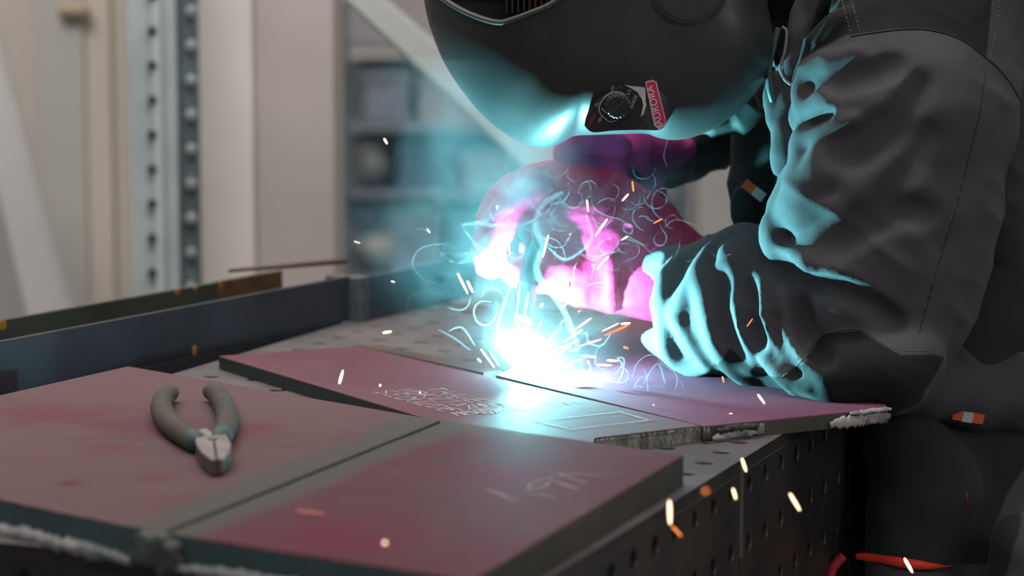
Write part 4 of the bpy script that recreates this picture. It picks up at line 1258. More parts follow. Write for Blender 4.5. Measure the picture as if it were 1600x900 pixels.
# ================================================================== WELDING TORCH
m_rub = mat('torch_black', (0.02, 0.022, 0.025), (0.03, 0.032, 0.035), 30, 0.45)
m_noz = mat('torch_nozzle_copper', (0.22, 0.16, 0.14), (0.12, 0.09, 0.09), 60, 0.35, 0.7)
torch = empty('welding_torch', P(820, 440, 2.475), 'black welding torch gripped in the red gloves, nozzle pointing down to the arc', 'welding torch')
tube('torch_handle', smooth_path([P(1060, 190, 2.70), P(1000, 262, 2.64), P(940, 300, 2.60), P(880, 345, 2.59)], 8), 0.0145, m_rub, torch, 14)
tube('swan_neck', smooth_path([P(880, 345, 2.59), P(845, 378, 2.575), P(828, 415, 2.53), P(822, 452, 2.515)], 8), 0.0085, m_rub, torch, 14)
tube('nozzle', [P(823, 440, 2.515), P(822, 452, 2.515), P(818, 492, 2.503), P(817, 505, 2.499)], [0.0098, 0.0102, 0.0088, 0.0080], m_noz, torch, 20)
tube('contact_tip', [P(817, 503, 2.499), P(815, 520, 2.496)], [0.0032, 0.0026], m_noz, torch, 12)
tube('wire', [P(815, 518, 2.496), ARC + Vector((0, 0, 0.012))], 0.0006, m_noz, torch, 6)
tube('cable', smooth_path([P(1060, 190, 2.70), P(1110, 120, 2.74), P(1160, 60, 2.90), P(1250, 160, 3.15), P(1330, 420, 3.25)], 8), 0.011, m_rub, torch, 12)

# ================================================================== HELMET
def helm_mat():
    m, nt, bs, L = new_mat('helmet_black_shell')
    bs.inputs['Roughness'].default_value = 0.42
    bs.inputs['Specular IOR Level'].default_value = 0.5
    c = mixc(nt, ramp(nt, noise_node(nt, 12, 5, 0.7), 0.4, 0.7), (0.024, 0.028, 0.029), (0.032, 0.034, 0.033))
    c = mixc(nt, ramp(nt, noise_node(nt, 45, 4, 0.75), 0.60, 0.74, 0, 0.6), c, (0.050, 0.052, 0.050))
    L.new(c, bs.inputs['Base Color'])
    bump(nt, bs, noise_node(nt, 90, 4), 0.08, 0.001)
    return m
m_helm = helm_mat()
m_helm_in = mat('helmet_inside', (0.010, 0.011, 0.011), (0.016, 0.017, 0.016), 30, 0.6)
outl = [(658, -40), (664, 10), (676, 55), (695, 100), (722, 142), (756, 182), (795, 213), (828, 228), (860, 229), (884, 219), (897, 212), (930, 210), (970, 208.5), (1008, 208), (1026, 214), (1050, 218), (1080, 214), (1120, 197), (1158, 168), (1188, 132), (1204, 100), (1208, 60), (1200, 20), (1192, -40), (1180, -110), (1140, -190), (1060, -250), (960, -280), (850, -270), (750, -220), (690, -140)]
HY = 2.475
def resample(pts, n):
    pts = pts + [pts[0]]
    q = smooth_path([Vector((x, y, 0)) for x, y in pts], 10)
    L_ = [0]
    for a, b in zip(q[:-1], q[1:]): L_.append(L_[-1] + (b - a).length)
    out = []
    j = 0
    for i in range(n):
        t = L_[-1] * i / n
        while L_[j + 1] < t: j += 1
        f = (t - L_[j]) / (L_[j + 1] - L_[j])
        out.append(q[j].lerp(q[j + 1], f))
    return out
ring0 = resample(outl, 240)
hc = Vector((935, -20, 0))
NR = 44
verts, faces = [], []
TN, TFAR = 0.128, 0.125
def hz(s, e_, p_):
    return (max(0, 1 - s ** e_)) ** p_
svals = [math.sin(math.pi / 2 * (i / NR)) for i in range(NR + 1)]      # 0..1
svals = svals[1:]
# near cap from centre to the rim, far cap back to the centre
def hp(p, s, sgn):
    q = hc + (p - hc) * s
    base = P(q.x, q.y, HY)
    # cheek and ear sides are flatter than the rounded chin
    fl_ = min(1, max(0, (p.x - 770) / 200)); fl_ = fl_ * fl_ * (3 - 2 * fl_)
    tw = (TN if sgn < 0 else TFAR) * hz(s, 4.0 + 3.0 * fl_, 0.78 - 0.20 * fl_)
    # the face side of the shell is narrower than the back of the head
    ff = min(1, max(0, (q.x - 640) / 330)); ff = 0.70 + 0.30 * ff
    base.y += sgn * tw * ff
    return base
rows = [[hp(p, s, -1) for p in ring0] for s in svals] + [[hp(p, s, 1) for p in ring0] for s in reversed(svals[:-1])]
n = len(ring0)
verts = [hp(hc, 0, -1)]
for r_ in rows: verts += r_
verts.append(hp(hc, 0, 1))
for k in range(n): faces.append((0, 1 + (k + 1) % n, 1 + k))
for i in range(len(rows) - 1):
    a, b = 1 + i * n, 1 + (i + 1) * n
    for k in range(n): faces.append((a + k, a + (k + 1) % n, b + (k + 1) % n, b + k))
b = 1 + (len(rows) - 1) * n; e = len(verts) - 1
for k in range(n): faces.append((b + k, b + (k + 1) % n, e))
helmet = empty('welding_helmet', P(950, 60, HY), 'scuffed black welding helmet worn tipped forward, chin lit teal from below', 'helmet')
bm = bmesh.new()
vs = [bm.verts.new(p) for p in verts]
for f in faces: bm.faces.new([vs[i] for i in f])
bmesh.ops.recalc_face_normals(bm, faces=bm.faces)
shell = from_bm('shell', bm, [m_helm, m_helm_in], helmet, True)
def cutter(pts, d0, d1, mslot):
    """prism along the lens-side direction whose outline is given in photo pixels"""
    bm = bmesh.new()
    A = [bm.verts.new(P(x, y, d0)) for x, y in pts]; B = [bm.verts.new(P(x, y, d1)) for x, y in pts]
    bm.faces.new(A); bm.faces.new(B[::-1]); m_ = len(A)
    for i in range(m_): bm.faces.new((A[i], B[i], B[(i + 1) % m_], A[(i + 1) % m_]))
    bmesh.ops.recalc_face_normals(bm, faces=bm.faces)
    return from_bm('cutter', bm, [m_helm_in])
def boolean(o, c):
    md = o.modifiers.new('b', 'BOOLEAN'); md.operation = 'DIFFERENCE'; md.solver = 'EXACT'; md.object = c
    dg = bpy.context.evaluated_depsgraph_get()
    me2 = bpy.data.meshes.new_from_object(o.evaluated_get(dg))
    o.modifiers.clear(); old = o.data; o.data = me2
    bpy.data.meshes.remove(old); bpy.data.objects.remove(c)
vp = resample([(676, -14), (715, 12), (748, 27), (780, 35.5), (800, 31), (830, 20), (862, 6), (890, -20), (905, -70), (880, -120), (800, -150), (720, -135), (680, -80)], 60)
vp2 = [(q.x, q.y) for q in vp]
hb0 = bvh_of(shell)
rimpts = []
for x, y in vp2:
    h_, n_ = hit(hb0, x, y, 0.0004)
    if h_ is not None: rimpts.append(h_)
boolean(shell, cutter(vp2, 2.25, 2.45, 1))
tube('window_rim', rimpts + [rimpts[0]], 0.0028, mat('window_rim_grey', (0.075, 0.075, 0.068), (0.06, 0.06, 0.055), 30, 0.5), helmet, 8)
m_lens = mat('lens_glass', (0.008, 0.009, 0.008), (0.012, 0.013, 0.012), 40, 0.18)
box('lens_frame', P(700, -5, 2.442), P(880, -110, 2.446), m_lens, helmet, bevel=0.001)
for i in range(9):  # striped red reflection in the window, built as coloured slats
    x = 790 + i * 9
    box('reflection_slat', P(x, 22 - 1.5 * i, 2.415), P(x + 3, -60, 2.44), mat('reflection_dark', (0.035, 0.034, 0.03), None, 30, 0.5) if i < 4 else mat('reflection_red', (0.12, 0.018, 0.022), None, 30, 0.5), helmet)
hb = bvh_of(shell)
# side boss: the subtle round ear cup near the top
bp, bn = hit(hb, 1075, -18, 0.0)
bm = bmesh.new()
for i, (r_, h_) in enumerate([(0.034, 0.0), (0.033, 0.004), (0.030, 0.006), (0.0, 0.0065)]): pass
rot = bn.to_track_quat('Z', 'Y').to_matrix().to_4x4()
bmesh.ops.create_cone(bm, cap_ends=True, segments=48, radius1=0.038, radius2=0.030, depth=0.004, matrix=Matrix.Translation(bp + bn * 0.0003) @ rot)
bmesh.ops.bevel(bm, geom=list(bm.edges), offset=0.0015, segments=2, affect='EDGES')
from_bm('pivot_boss', bm, m_helm, helmet, False)
# bottom lip on the flat cut
lip = []
for x in np.linspace(897, 1010, 24):
    lip.append(P(x, 211.5 - (x - 897) * 0.03, HY - 0.045))

# control panel plane
cp, cn = hit(hb, 960, 168, 0.0)
cn = Vector((0, 0, 0))
for q in ((930, 180), (960, 150), (990, 160), (960, 185), (1000, 180)):
    cn += hit(hb, *q)[1]
cn.normalize(); cn = Vector((cn.x * .6, cn.y, max(-0.02, min(0.02, cn.z)))).normalized()
off0 = max((hit(hb, x, y)[0] - cp).dot(cn) for x, y in ((930, 190), (940, 160), (960, 150), (985, 140), (1000, 150), (960, 200), (1000, 200)))
CO = cp + cn * (off0 + 0.0006)
def PPl(px, py, lift=0.0):
    d = ray(px, py); o_ = Vector((0, 0, ZC)); c = CO + cn * lift
    return o_ + d * ((c - o_).dot(cn) / d.dot(cn))
def plate_px(name, pts, l0, l1, m, parent, n=64, rs=True):
    q = [(p.x, p.y) for p in resample(pts, n)] if rs else pts
    bm = bmesh.new()
    A = [bm.verts.new(PPl(x, y, l1)) for x, y in q]; B = [bm.verts.new(PPl(x, y, l1) - cn * (l1 - l0)) for x, y in q]
    bm.faces.new(A); bm.faces.new(B[::-1]); m_ = len(A)
    for i in range(m_): bm.faces.new((A[i], B[i], B[(i + 1) % m_], A[(i + 1) % m_]))
    return from_bm(name, bm, m, parent)
m_panel = mat('control_panel_black', (0.012, 0.012, 0.014), (0.018, 0.016, 0.02), 60, 0.4)
m_panel_g = mat('scratched_panel', (0.05, 0.055, 0.055), (0.022, 0.026, 0.026), 120, 0.4, 0, 0.3, 300)
panel = plate_px('control_panel', [(913, 196), (917, 178), (930, 160), (948, 146), (970, 134), (990, 131), (1020, 136), (1040, 150), (1044, 175), (1042, 192), (1030, 203), (1000, 203), (960, 204), (930, 207), (920, 204)], -0.030, 0.0, m_panel_g, helmet)
plate_px('panel_face', [(915, 194), (919, 179), (932, 161), (950, 147), (972, 137), (990, 140), (1001, 150), (1006, 164), (1004, 180), (998, 196), (990, 202), (960, 203), (930, 205), (920, 202)], 0.0, 0.0008, m_panel, panel)
m_white = mat('white_print', (0.55, 0.52, 0.53), (0.42, 0.40, 0.41), 60, 0.5)
m_redp = mat('red_print', (0.62, 0.02, 0.10), (0.50, 0.015, 0.07), 60, 0.5)
def strokes(name, lines, w, lift, m, parent):
    bm = bmesh.new()
    for pts in lines:
        q = smooth_path([Vector((x, y, 0)) for x, y in pts], 6) if len(pts) > 2 else [Vector((x, y, 0)) for x, y in pts]
        ribbon(bm, [PPl(p.x, p.y, lift) for p in q], w, cn)
    return from_bm(name, bm, m, parent)
plate_px('white_trim', [(976, 133), (990, 135), (1008, 137), (1009, 160), (1010, 163), (1006, 178), (1001, 183), (1005, 165), (1003, 155), (996, 144), (986, 138)], 0.0, 0.0014, m_white, panel, rs=False)
strokes('dial_ring', [[(976, 148.5), (970, 144.5), (962, 143.5), (955, 145), (945, 152), (938, 162), (936, 170), (937, 176)]], 0.0009, 0.0013, m_white, panel)
strokes('dial_ring', [[(937, 176), (944, 184), (953, 190), (963, 188), (972, 183), (979, 175)]], 0.0007, 0.0013, m_white, panel)
strokes('pointer_mark', [[(940, 169), (947, 176.5)]], 0.0010, 0.0014, m_white, panel)
strokes('tick_mark', [[(955, 145), (956.5, 140)], [(975, 148), (984, 147)], [(937, 160), (931, 165)], [(941, 181), (936, 188)]], 0.0004, 0.0014, m_white, panel)
# knob
kc = PPl(965, 166, 0.0); kn = cn
rot = kn.to_track_quat('Z', 'Y').to_matrix().to_4x4()
bm = bmesh.new()
prof = [(0.0125, 0), (0.0125, 0.001), (0.0112, 0.002), (0.0106, 0.009), (0.0098, 0.0102), (0, 0.0102)]
rr = []
for r_, h_ in prof[:-1]:
    rr.append([bm.verts.new(Matrix.Translation(kc) @ rot @ Vector(((r_ * (1 - (0.05 if (k % 4 < 2 and 0.002 <= h_) else 0))) * math.cos(2 * math.pi * k / 72), (r_ * (1 - (0.05 if (k % 4 < 2 and 0.002 <= h_) else 0))) * math.sin(2 * math.pi * k / 72), h_))) for k in range(72)])
for a, b in zip(rr[:-1], rr[1:]):
    for k in range(72): bm.faces.new((a[k], a[(k + 1) % 72], b[(k + 1) % 72], b[k]))
bm.faces.new(rr[-1])
knob = from_bm('shade_knob', bm, mat('knob_black', (0.016, 0.020, 0.020), (0.022, 0.028, 0.027), 60, 0.35), helmet)
ctr = kc + kn * 0.0104
d1 = (PPl(966, 174) - PPl(955, 184)).normalized()
bm = bmesh.new(); ribbon(bm, [ctr - d1 * 0.009, ctr + d1 * 0.009], 0.0006, cn)
from_bm('grip_line', bm, mat('grip_line_grey', (0.08, 0.09, 0.09), None, 60, 0.5), knob)

def text_on(name, body, pc, right_px, up_px, h, m, parent, lift=0.0015):
    """flat lettering on the panel plane, centred at pixel pc, reading towards right_px"""
    me = font_mesh(body, 1.0)
    v = coords(me); hgt = v[:, 1].max() - v[:, 1].min()
    c = PPl(*pc, lift); ex = (PPl(*right_px, lift) - c).normalized()
    ey = cn.cross(ex).normalized()
    if ey.dot(PPl(*up_px, lift) - c) < 0: ey = -ey
    s = h / hgt
    cx_, cy_ = (v[:, 0].max() + v[:, 0].min()) / 2, (v[:, 1].max() + v[:, 1].min()) / 2
    co = [c + ex * float((a[0] - cx_) * s) + ey * float((a[1] - cy_) * s) for a in v]
    me.vertices.foreach_set('co', np.array(co, np.float32).ravel()); me.update()
    me.materials.clear()
    return link(name, me, parent, [m])
m_txt = mat('printed_text', (0.42, 0.44, 0.44), None, 80, 0.6)
text_on('lettering', 'SHADE', (990, 159), (996, 144), (980, 156), 0.0030, m_txt, panel)
text_on('lettering', '13', (983, 143), (988, 132), (976, 142), 0.0030, m_txt, panel)
text_on('lettering', '12', (957, 137), (960, 130), (951, 136), 0.0028, m_txt, panel)
text_on('lettering', '11', (932, 164), (936, 157), (926, 161), 0.0028, m_txt, panel)
text_on('lettering', '10', (937, 188), (941, 181), (931, 185), 0.0028, m_txt, panel)
text_on('lettering', 'GRIND', (925, 187), (931, 176), (919, 184), 0.0026, mat('red_lettering', (0.45, 0.03, 0.08), None, 80, 0.6), panel)
# brand label
lab = plate_px('maker_label', [(1008, 128), (1019, 125), (1026, 128), (1042, 194), (1030, 203), (1022, 196)], 0.0, 0.0018, mat('label_white', (0.52, 0.44, 0.47), (0.46, 0.38, 0.42), 60, 0.45), panel, rs=False)
plate_px('label_field', [(1010, 130), (1019, 127), (1024, 129), (1040, 191), (1037, 194), (1026, 196)], 0.0018, 0.0021, m_redp, panel, rs=False)
text_on('lettering', 'AURORA', (1022.5, 165), (1014, 132), (1012, 167), 0.0064, mat('label_lettering', (0.70, 0.66, 0.67), None, 60, 0.5), panel, 0.0024)
text_on('lettering', 'WELDING SAFETY', (1030, 160), (1022, 130), (1020, 162), 0.0016, mat('label_small_print', (0.45, 0.12, 0.18), None, 60, 0.5), panel, 0.0024)
# headgear strap and padding seen between chin and collar
tube('neck_cover', smooth_path([P(1070, 200, 2.56), P(1110, 200, 2.56), P(1150, 190, 2.56), P(1175, 165, 2.56)], 6), [0.006] * 6 + [0.010] * 6 + [0.016] * 7, mat('black_padding', (0.02, 0.03, 0.03), None, 60, 0.7), helmet, 10)

# ================================================================== ARC, SPARKS, SMOKE
bm = bmesh.new()
bmesh.ops.create_icosphere(bm, subdivisions=3, radius=0.0042, matrix=Matrix.Translation(ARC - Vector((0, 0, 0.0055))) @ Matrix.Diagonal((1.4, 1.4, 1.0, 1)))
fl = from_bm('arc_flare', bm, emit('arc_plasma', (0.75, 0.97, 1.0), 90), None, True)
tag(fl, 'blinding white welding arc on the steel plate', 'welding arc')

m_hot = emit('white_hot_spark', (1.0, 0.66, 0.40), 3.2)
m_orange = emit('orange_spark', (1.0, 0.24, 0.06), 1.6)
m_pink = emit('pink_spark', (1.0, 0.62, 0.56), 1.9)
m_core = {'d': (emit('dull_spark', (0.55, 0.16, 0.12), 0.7),) * 2, 'h': (m_hot, m_orange), 'o': (m_orange, m_orange), 'p': (m_pink, m_pink)}
BURST = 'short pinkish spark in the dense spray bursting from the arc'
GLOVE = 'slim glowing spark flying in front of the red glove'
S = [  # x0, y0, x1, y1, width px, depth, kind, label
 (530, 600, 536, 578, 6.5, 2.3, 'h', 'long upright glowing spark over the lettered plate, right of the pliers'),
 (593, 604, 595, 600, 4.5, 2.3, 'h', 'short spark dot above the start of the chalk lettering'),
 (655, 614, 656, 613.5, 4, 2.35, 'h', 'tiny spark dot over the chalk lettering'),
 (598, 520, 612, 518, 5, 2.5, 'h', 'level glowing spark over the perforated table behind the left plates'),
 (600, 216, 605, 225, 4.5, 2.5, 'h', 'topmost spark, alone in front of the blue grey crates'),
 (611, 439, 617, 441, 3.5, 2.5, 'p', 'faint orange spark in front of the short blue channel'),
 (553, 377, 563, 380, 2.5, 2.55, 'p', 'dim pink spark level with the foot of the cream column'),
 (667, 357, 672, 364, 2.5, 2.55, 'p', 'dim reddish spark left of the smoke and glove'),
 (715, 427, 731, 459, 4.5, 2.45, 'h', 'longer of the two parallel sparks left of the glove fingertips'),
 (730, 439, 739, 457, 5, 2.45, 'h', 'shorter of the two parallel sparks left of the glove fingertips'),
 (777, 321, 777, 327, 4.5, 2.38, 'h', 'small bright dot on the knuckles of the red glove'),
 (795, 376, 796, 400, 4.5, 2.38, 'h', GLOVE), (857, 367, 848, 402, 4.5, 2.38, 'h', GLOVE), (917, 312, 919, 331, 4, 2.38, 'h', GLOVE),
 (949, 342, 930, 369, 4.5, 2.36, 'h', GLOVE), (988, 283, 990, 299, 4, 2.36, 'o', GLOVE), (982, 303, 972, 314, 4, 2.36, 'h', GLOVE),
 (1035, 342, 1021, 349, 3, 2.36, 'o', GLOVE), (981, 369, 971, 375, 3.5, 2.36, 'h', GLOVE), (951, 400, 932, 421, 4.5, 2.36, 'h', GLOVE),
 (893, 365, 889, 366, 3, 2.36, 'o', GLOVE), (890, 440, 891, 450, 4, 2.36, 'o', GLOVE), (893, 466, 879, 481, 4.5, 2.40, 'h', GLOVE),
 (848, 474, 844, 480, 5, 2.42, 'h', 'stubby spark under the glove, left of the smoke curl'), (909, 484, 904, 487, 4.5, 2.42, 'o', 'small orange spark under the gauntlet'),
 (812, 446, 806, 500, 4, 2.44, 'p', 'long faint spark beside the torch nozzle, nearest its left'), (826, 456, 818, 500, 4, 2.44, 'p', 'long faint spark right of the torch nozzle'),
 (805, 508, 807, 490, 4, 2.44, 'p', BURST), (820, 495, 821, 505, 4, 2.44, 'p', BURST), (846, 503, 840, 514, 3.5, 2.44, 'p', BURST),
 (924, 497, 897, 516, 4.5, 2.42, 'p', BURST), (985, 505, 970, 506, 4.5, 2.42, 'h', 'level spark below the gauntlet cuff, upper of its neighbours'), (982, 508, 945, 524, 4.5, 2.42, 'o', 'long orange spark slanting below the gauntlet cuff'),
 (967, 505, 940, 518, 3, 2.42, 'p', BURST), (975, 542, 982, 545, 5, 2.42, 'o', 'short orange spark right of the arc spray'),
 (948, 563, 966, 564, 4.5, 2.42, 'h', 'upper level spark right of the arc'), (933, 570, 956, 571, 4, 2.42, 'h', 'lower level spark right of the arc'),
 (908, 588, 932, 592, 5, 2.42, 'h', 'spark low over plate right of the arc, larger of two'), (933, 599, 943, 603, 4, 2.40, 'h', 'spark low over plate right of the arc, smaller of two'),
 (908, 556, 932, 558, 4.5, 2.42, 'h', BURST), (910, 560, 870, 576, 4, 2.43, 'p', BURST), (918, 563, 922, 570, 3.5, 2.42, 'p', BURST),
 (905, 545, 890, 549, 4, 2.43, 'p', BURST), (905, 532, 860, 550, 4, 2.44, 'p', BURST), (893, 540, 850, 566, 4, 2.44, 'p', BURST), (880, 548, 846, 568, 4.5, 2.44, 'p', BURST),
 (751, 545, 773, 575, 4.5, 2.44, 'p', BURST), (765, 548, 780, 572, 3.5, 2.44, 'p', BURST), (785, 538, 788, 560, 4, 2.45, 'p', BURST), (862, 532, 838, 556, 4, 2.44, 'p', BURST),
 (800, 528, 801, 552, 3.5, 2.45, 'p', BURST), (878, 596, 906, 597, 4, 2.42, 'p', BURST), (910, 515, 880, 535, 4, 2.44, 'p', BURST), (940, 530, 905, 541, 3.5, 2.43, 'p', BURST),
 (895, 571, 860, 578, 4, 2.43, 'p', BURST), (915, 578, 875, 582, 3.5, 2.43, 'p', BURST), (746, 560, 752, 566, 5, 2.44, 'p', BURST), (870, 515, 852, 540, 3.5, 2.44, 'p', BURST),
 (1184, 616, 1195, 631, 5, 2.26, 'h', 'bright slanting spark against the underside of the sleeve'), (1140, 646, 1146, 649, 4.5, 2.26, 'h', 'tiny spark above the slagged edge of the right plate'),
 (1129, 588, 1131, 598, 3.5, 2.3, 'o', 'small orange spark beside the lit forearm fold'), (1176, 498, 1167, 510, 2.5, 2.28, 'o', 'dim red spark in front of the forearm sleeve'),
 (1020, 632, 1022, 633, 3, 2.3, 'p', 'faint pink dot above the chalk rectangle'),
 (1159, 716, 1166, 737, 6, 2.05, 'h', 'bright spark at the table edge above the panel joint'), (1145, 763, 1150, 780, 6, 1.95, 'h', 'spark in front of the side panel, left of the panel joint'),
 (1234, 771, 1250, 798, 6.5, 1.95, 'h', 'long bright spark right of the panel joint in front of the side panel'), (1046, 782, 1047, 819, 8, 1.85, 'h', 'thick upright bright spark by the lower table edge'),
 (1050, 822, 1065, 838, 5, 1.85, 'o', 'orange tail below the thick upright spark'), (1413, 872, 1426, 895, 7, 2.2, 'h', 'bright spark crossing the orange trouser trim'),
 (599, 847, 601, 848, 7, 1.68, 'h', 'round out of focus spark low over the near plate'), (1099, 768, 1103, 767, 9, 1.62, 'o', 'blurred orange glow at the table edge'),
 (462, 798, 508, 803, 6, 1.78, 'd', 'dull pinkish streak low over the near plate beside the bare seam'),
]
for (x0, y0, x1, y1, w, Y, kd, lab_) in S:
    a, b = P(x0, y0, Y), P(x1, y1, Y)
    r_ = w / 2 / F * Y * 0.78
    m0, m1 = m_core[kd]
    d = (b - a)
    if d.length < 2 * r_: d = d.normalized() * 2 * r_
    pts = [a, a + d * .08, a + d * .25, a + d * .6, a + d * .9, a + d]
    bm = bmesh.new(); bm_tube(bm, pts, [r_ * .45, r_ * .8, r_, r_, r_ * .75, r_ * .35], 8)
    o_ = from_bm('spark', bm, m0, None, True)
    grp = 'sparks bursting from the arc' if lab_ == BURST else ('sparks flying in front of the red glove' if lab_ == GLOVE else None)
    tag(o_, lab_, 'spark', grp or 'stray welding sparks')

# warm glow dabs on the plates where sparks lie hot are left to the sparks themselves
# smoke volume: scatters the arc light
def smoke_mat():
    m = bpy.data.materials.new('welding_smoke')
    m.use_nodes = True
    nt = m.node_tree; nt.nodes.clear(); L = nt.links
    out = nt.nodes.new('ShaderNodeOutputMaterial')
    vol = nt.nodes.new('ShaderNodeVolumePrincipled')
    vol.inputs['Color'].default_value = (0.80, 0.92, 1.0, 1)
    vol.inputs['Anisotropy'].default_value = 0.0
    L.new(vol.outputs[0], out.inputs['Volume'])
    geo = nt.nodes.new('ShaderNodeNewGeometry')
    sub = nt.nodes.new('ShaderNodeVectorMath'); sub.operation = 'SUBTRACT'
    L.new(geo.outputs['Position'], sub.inputs[0]); sub.inputs[1].default_value = ARC
    # warp
    n1 = nt.nodes.new('ShaderNodeTexNoise'); n1.inputs['Scale'].default_value = 9; n1.inputs['Detail'].default_value = 2
    L.new(sub.outputs[0], n1.inputs['Vector'])
    w1_ = nt.nodes.new('ShaderNodeVectorMath'); w1_.operation = 'SUBTRACT'; L.new(n1.outputs['Color'], w1_.inputs[0]); w1_.inputs[1].default_value = (.5, .5, .5)
    w2_ = nt.nodes.new('ShaderNodeVectorMath'); w2_.operation = 'SCALE'; L.new(w1_.outputs[0], w2_.inputs[0]); w2_.inputs['Scale'].default_value = 0.11
    sepz = nt.nodes.new('ShaderNodeSeparateXYZ'); L.new(sub.outputs[0], sepz.inputs[0])
    pw = nt.nodes.new('ShaderNodeVectorMath'); pw.operation = 'ADD'; L.new(sub.outputs[0], pw.inputs[0]); L.new(w2_.outputs[0], pw.inputs[1])
    sep = nt.nodes.new('ShaderNodeSeparateXYZ'); L.new(pw.outputs[0], sep.inputs[0])
    def M(op, a, b=None, c=None):
        q = nt.nodes.new('ShaderNodeMath'); q.operation = op
        for i, v_ in enumerate((a, b, c)):
            if v_ is None: continue
            if isinstance(v_, (int, float)): q.inputs[i].default_value = v_
            else: L.new(v_, q.inputs[i])
        return q.outputs[0]
    z = sepz.outputs['Z']
    zc_ = M('MAXIMUM', z, 0.0)
    # central column leaning slightly, widening with height
    rad = M('MULTIPLY_ADD', zc_, 0.16, 0.012)
    cx_ = M('MULTIPLY_ADD', zc_, -0.10, -0.004)
    dx = M('SUBTRACT', sep.outputs['X'], cx_)
    r2 = M('ADD', M('MULTIPLY', dx, dx), M('MULTIPLY', sep.outputs['Y'], sep.outputs['Y']))
    colm = M('EXPONENT', M('MULTIPLY', M('DIVIDE', r2, M('MULTIPLY', rad, rad)), -0.9))
    # broad veil around
    bx = M('DIVIDE', M('ADD', sep.outputs['X'], 0.02), 0.120); by = M('DIVIDE', M('ADD', sep.outputs['Y'], 0.03), 0.07); bz = M('DIVIDE', M('SUBTRACT', sep.outputs['Z'], 0.10), 0.115)
    veil = M('EXPONENT', M('MULTIPLY', M('ADD', M('ADD', M('MULTIPLY', bx, bx), M('MULTIPLY', by, by)), M('MULTIPLY', bz, bz)), -1.0))
    # low glow pool by the arc
    gx = M('DIVIDE', sepz.outputs['X'], 0.055); gy = M('DIVIDE', sepz.outputs['Y'], 0.05); gz = M('DIVIDE', z, 0.026)
    pool = M('EXPONENT', M('MULTIPLY', M('ADD', M('ADD', M('MULTIPLY', gx, gx), M('MULTIPLY', gy, gy)), M('MULTIPLY', gz, gz)), -1.0))
    n2 = nt.nodes.new('ShaderNodeTexNoise'); n2.inputs['Scale'].default_value = 17; n2.inputs['Detail'].default_value = 3; n2.inputs['Distortion'].default_value = 1.2
    L.new(pw.outputs[0], n2.inputs['Vector'])
    mr = nt.nodes.new('ShaderNodeMapRange'); mr.inputs['From Min'].default_value = 0.42; mr.inputs['From Max'].default_value = 0.72; L.new(n2.outputs['Fac'], mr.inputs['Value'])
    nz = mr.outputs['Result']
    d_ = M('ADD', M('MULTIPLY', colm, M('MULTIPLY_ADD', nz, 6.0, 0.8)), M('MULTIPLY', veil, M('MULTIPLY', nz, 2.1)))
    d_ = M('ADD', d_, M('MULTIPLY', pool, 4.2))
    ln = nt.nodes.new('ShaderNodeVectorMath'); ln.operation = 'LENGTH'; L.new(sub.outputs[0], ln.inputs[0])
    mr2 = nt.nodes.new('ShaderNodeMapRange'); mr2.inputs['From Min'].default_value = 0.0; mr2.inputs['From Max'].default_value = 0.16
    mr2.inputs['To Min'].default_value = 0.25; mr2.inputs['To Max'].default_value = 1.0; L.new(ln.outputs['Value'], mr2.inputs['Value'])
    L.new(M('MULTIPLY', M('MULTIPLY', d_, 0.48), mr2.outputs['Result']), vol.inputs['Density'])
    return m
lo = ARC + Vector((-0.30, -0.115, -0.008)); hi = ARC + Vector((0.24, 0.13, 0.30))
smoke = box('smoke', lo, hi, smoke_mat())
tag(smoke, 'teal lit welding smoke rising from the arc around the red glove', 'smoke', None, 'stuff')
smoke.visible_shadow = True

# thin curling filaments of denser smoke
def wisp_mat():
    m = bpy.data.materials.new('smoke_filament')
    m.use_nodes = True
    nt = m.node_tree; nt.nodes.clear(); L = nt.links
    out = nt.nodes.new('ShaderNodeOutputMaterial')
    mx = nt.nodes.new('ShaderNodeMixShader'); tr = nt.nodes.new('ShaderNodeBsdfTransparent'); ad = nt.nodes.new('ShaderNodeMixShader')
    tl = nt.nodes.new('ShaderNodeBsdfTranslucent'); df = nt.nodes.new('ShaderNodeBsdfDiffuse')
    tl.inputs[0].default_value = (0.85, 0.92, 1, 1); df.inputs[0].default_value = (0.85, 0.92, 1, 1)
    L.new(tl.outputs[0], ad.inputs[1]); L.new(df.outputs[0], ad.inputs[2]); ad.inputs[0].default_value = 0.5
    lw = nt.nodes.new('ShaderNodeLayerWeight'); lw.inputs['Blend'].default_value = 0.35
    mr = nt.nodes.new('ShaderNodeMapRange'); L.new(lw.outputs['Facing'], mr.inputs['Value'])
    mr.inputs['To Min'].default_value = 0.032; mr.inputs['To Max'].default_value = 0.0
    L.new(mr.outputs[0], mx.inputs[0]); L.new(tr.outputs[0], mx.inputs[1]); L.new(ad.outputs[0], mx.inputs[2])
    L.new(mx.outputs[0], out.inputs['Surface'])
    return m
rs = random.Random(11)
bm = bmesh.new()
def curl(px, py, Y, n, step, turn, r0, drift=(0, 0)):
    a = rs.uniform(0, 6.28); k = rs.uniform(-turn, turn)
    x, y = px, py; pts = []
    yy = Y
    for i in range(n):
        pts.append(P(x, y, yy))
        k += rs.uniform(-turn, turn) * 0.5; k = max(-turn, min(turn, k))
        a += k
        x += math.cos(a) * step + drift[0]; y += math.sin(a) * step + drift[1]; yy += rs.uniform(-.002, .002)
    pts = smooth_path(pts, 3)
    m_ = len(pts)
    bm_tube(bm, pts, [r0 * (0.25 + 0.75 * math.sin(math.pi * i / (m_ - 1))) for i in range(m_)], 6)
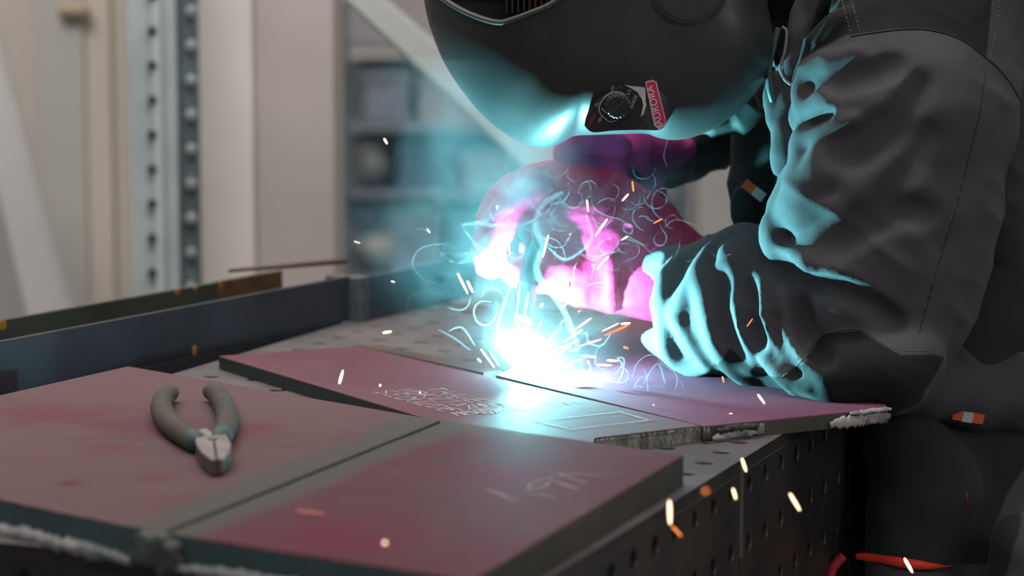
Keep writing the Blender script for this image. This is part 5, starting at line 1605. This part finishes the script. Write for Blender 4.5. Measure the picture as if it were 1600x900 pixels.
for i in range(60):
    curl(rs.gauss(880, 75), rs.gauss(345, 48), rs.uniform(2.42, 2.47), rs.randint(5, 11), rs.uniform(5, 10), 0.55, rs.uniform(.0003, .0008), (0, -1.5))
for i in range(16):
    curl(rs.gauss(1010, 40), rs.gauss(370, 30), rs.uniform(2.40, 2.44), rs.randint(6, 12), rs.uniform(5, 9), 0.8, rs.uniform(.0004, .0009))
for i in range(8):
    curl(rs.gauss(725, 25), rs.gauss(400, 50), rs.uniform(2.42, 2.5), rs.randint(7, 14), rs.uniform(8, 13), 0.6, rs.uniform(.0005, .0010))
for i in range(10):
    curl(rs.gauss(975, 60), rs.gauss(590, 22), rs.uniform(2.38, 2.42), rs.randint(7, 12), rs.uniform(8, 12), 0.9, rs.uniform(.0004, .0008))
# the thick curl of smoke in front of the glove and the column feet
for pts, r_ in (([(905, 545), (888, 500), (868, 465), (846, 440), (838, 415), (848, 385), (836, 350), (850, 318), (880, 300)], .0040),
                ([(790, 540), (778, 515), (786, 480), (798, 440), (790, 405), (782, 385)], .0016),
                ([(722, 352), (745, 348), (770, 352), (790, 350)], .0022), ([(722, 352), (735, 372), (755, 392), (778, 400)], .0018),
                ([(685, 515), (712, 530), (735, 548)], .0014), ([(700, 518), (722, 512), (742, 540)], .0010),
                ([(855, 385), (880, 405), (905, 395), (925, 370), (915, 335)], .0018),
                ([(960, 585), (972, 570), (965, 560), (975, 562), (970, 590), (955, 610)], .0009), ([(1005, 600), (1020, 575), (1030, 570), (1040, 600), (1055, 630)], .0008),
                ([(870, 530), (880, 500), (892, 520), (915, 520), (920, 535), (940, 540), (955, 520)], .0010)):
    q = smooth_path([P(x, y, 2.43 if r_ < .005 else 2.47) for x, y in pts], 8); m_ = len(q)
    bm_tube(bm, q, [r_ * (0.3 + 0.7 * math.sin(math.pi * i / (m_ - 1)) ** .6) for i in range(m_)], 10)
wisps = from_bm('smoke_filaments', bm, wisp_mat(), None, True)
tag(wisps, 'thin curling teal filaments of smoke over the red glove and plate', 'smoke', None, 'stuff')
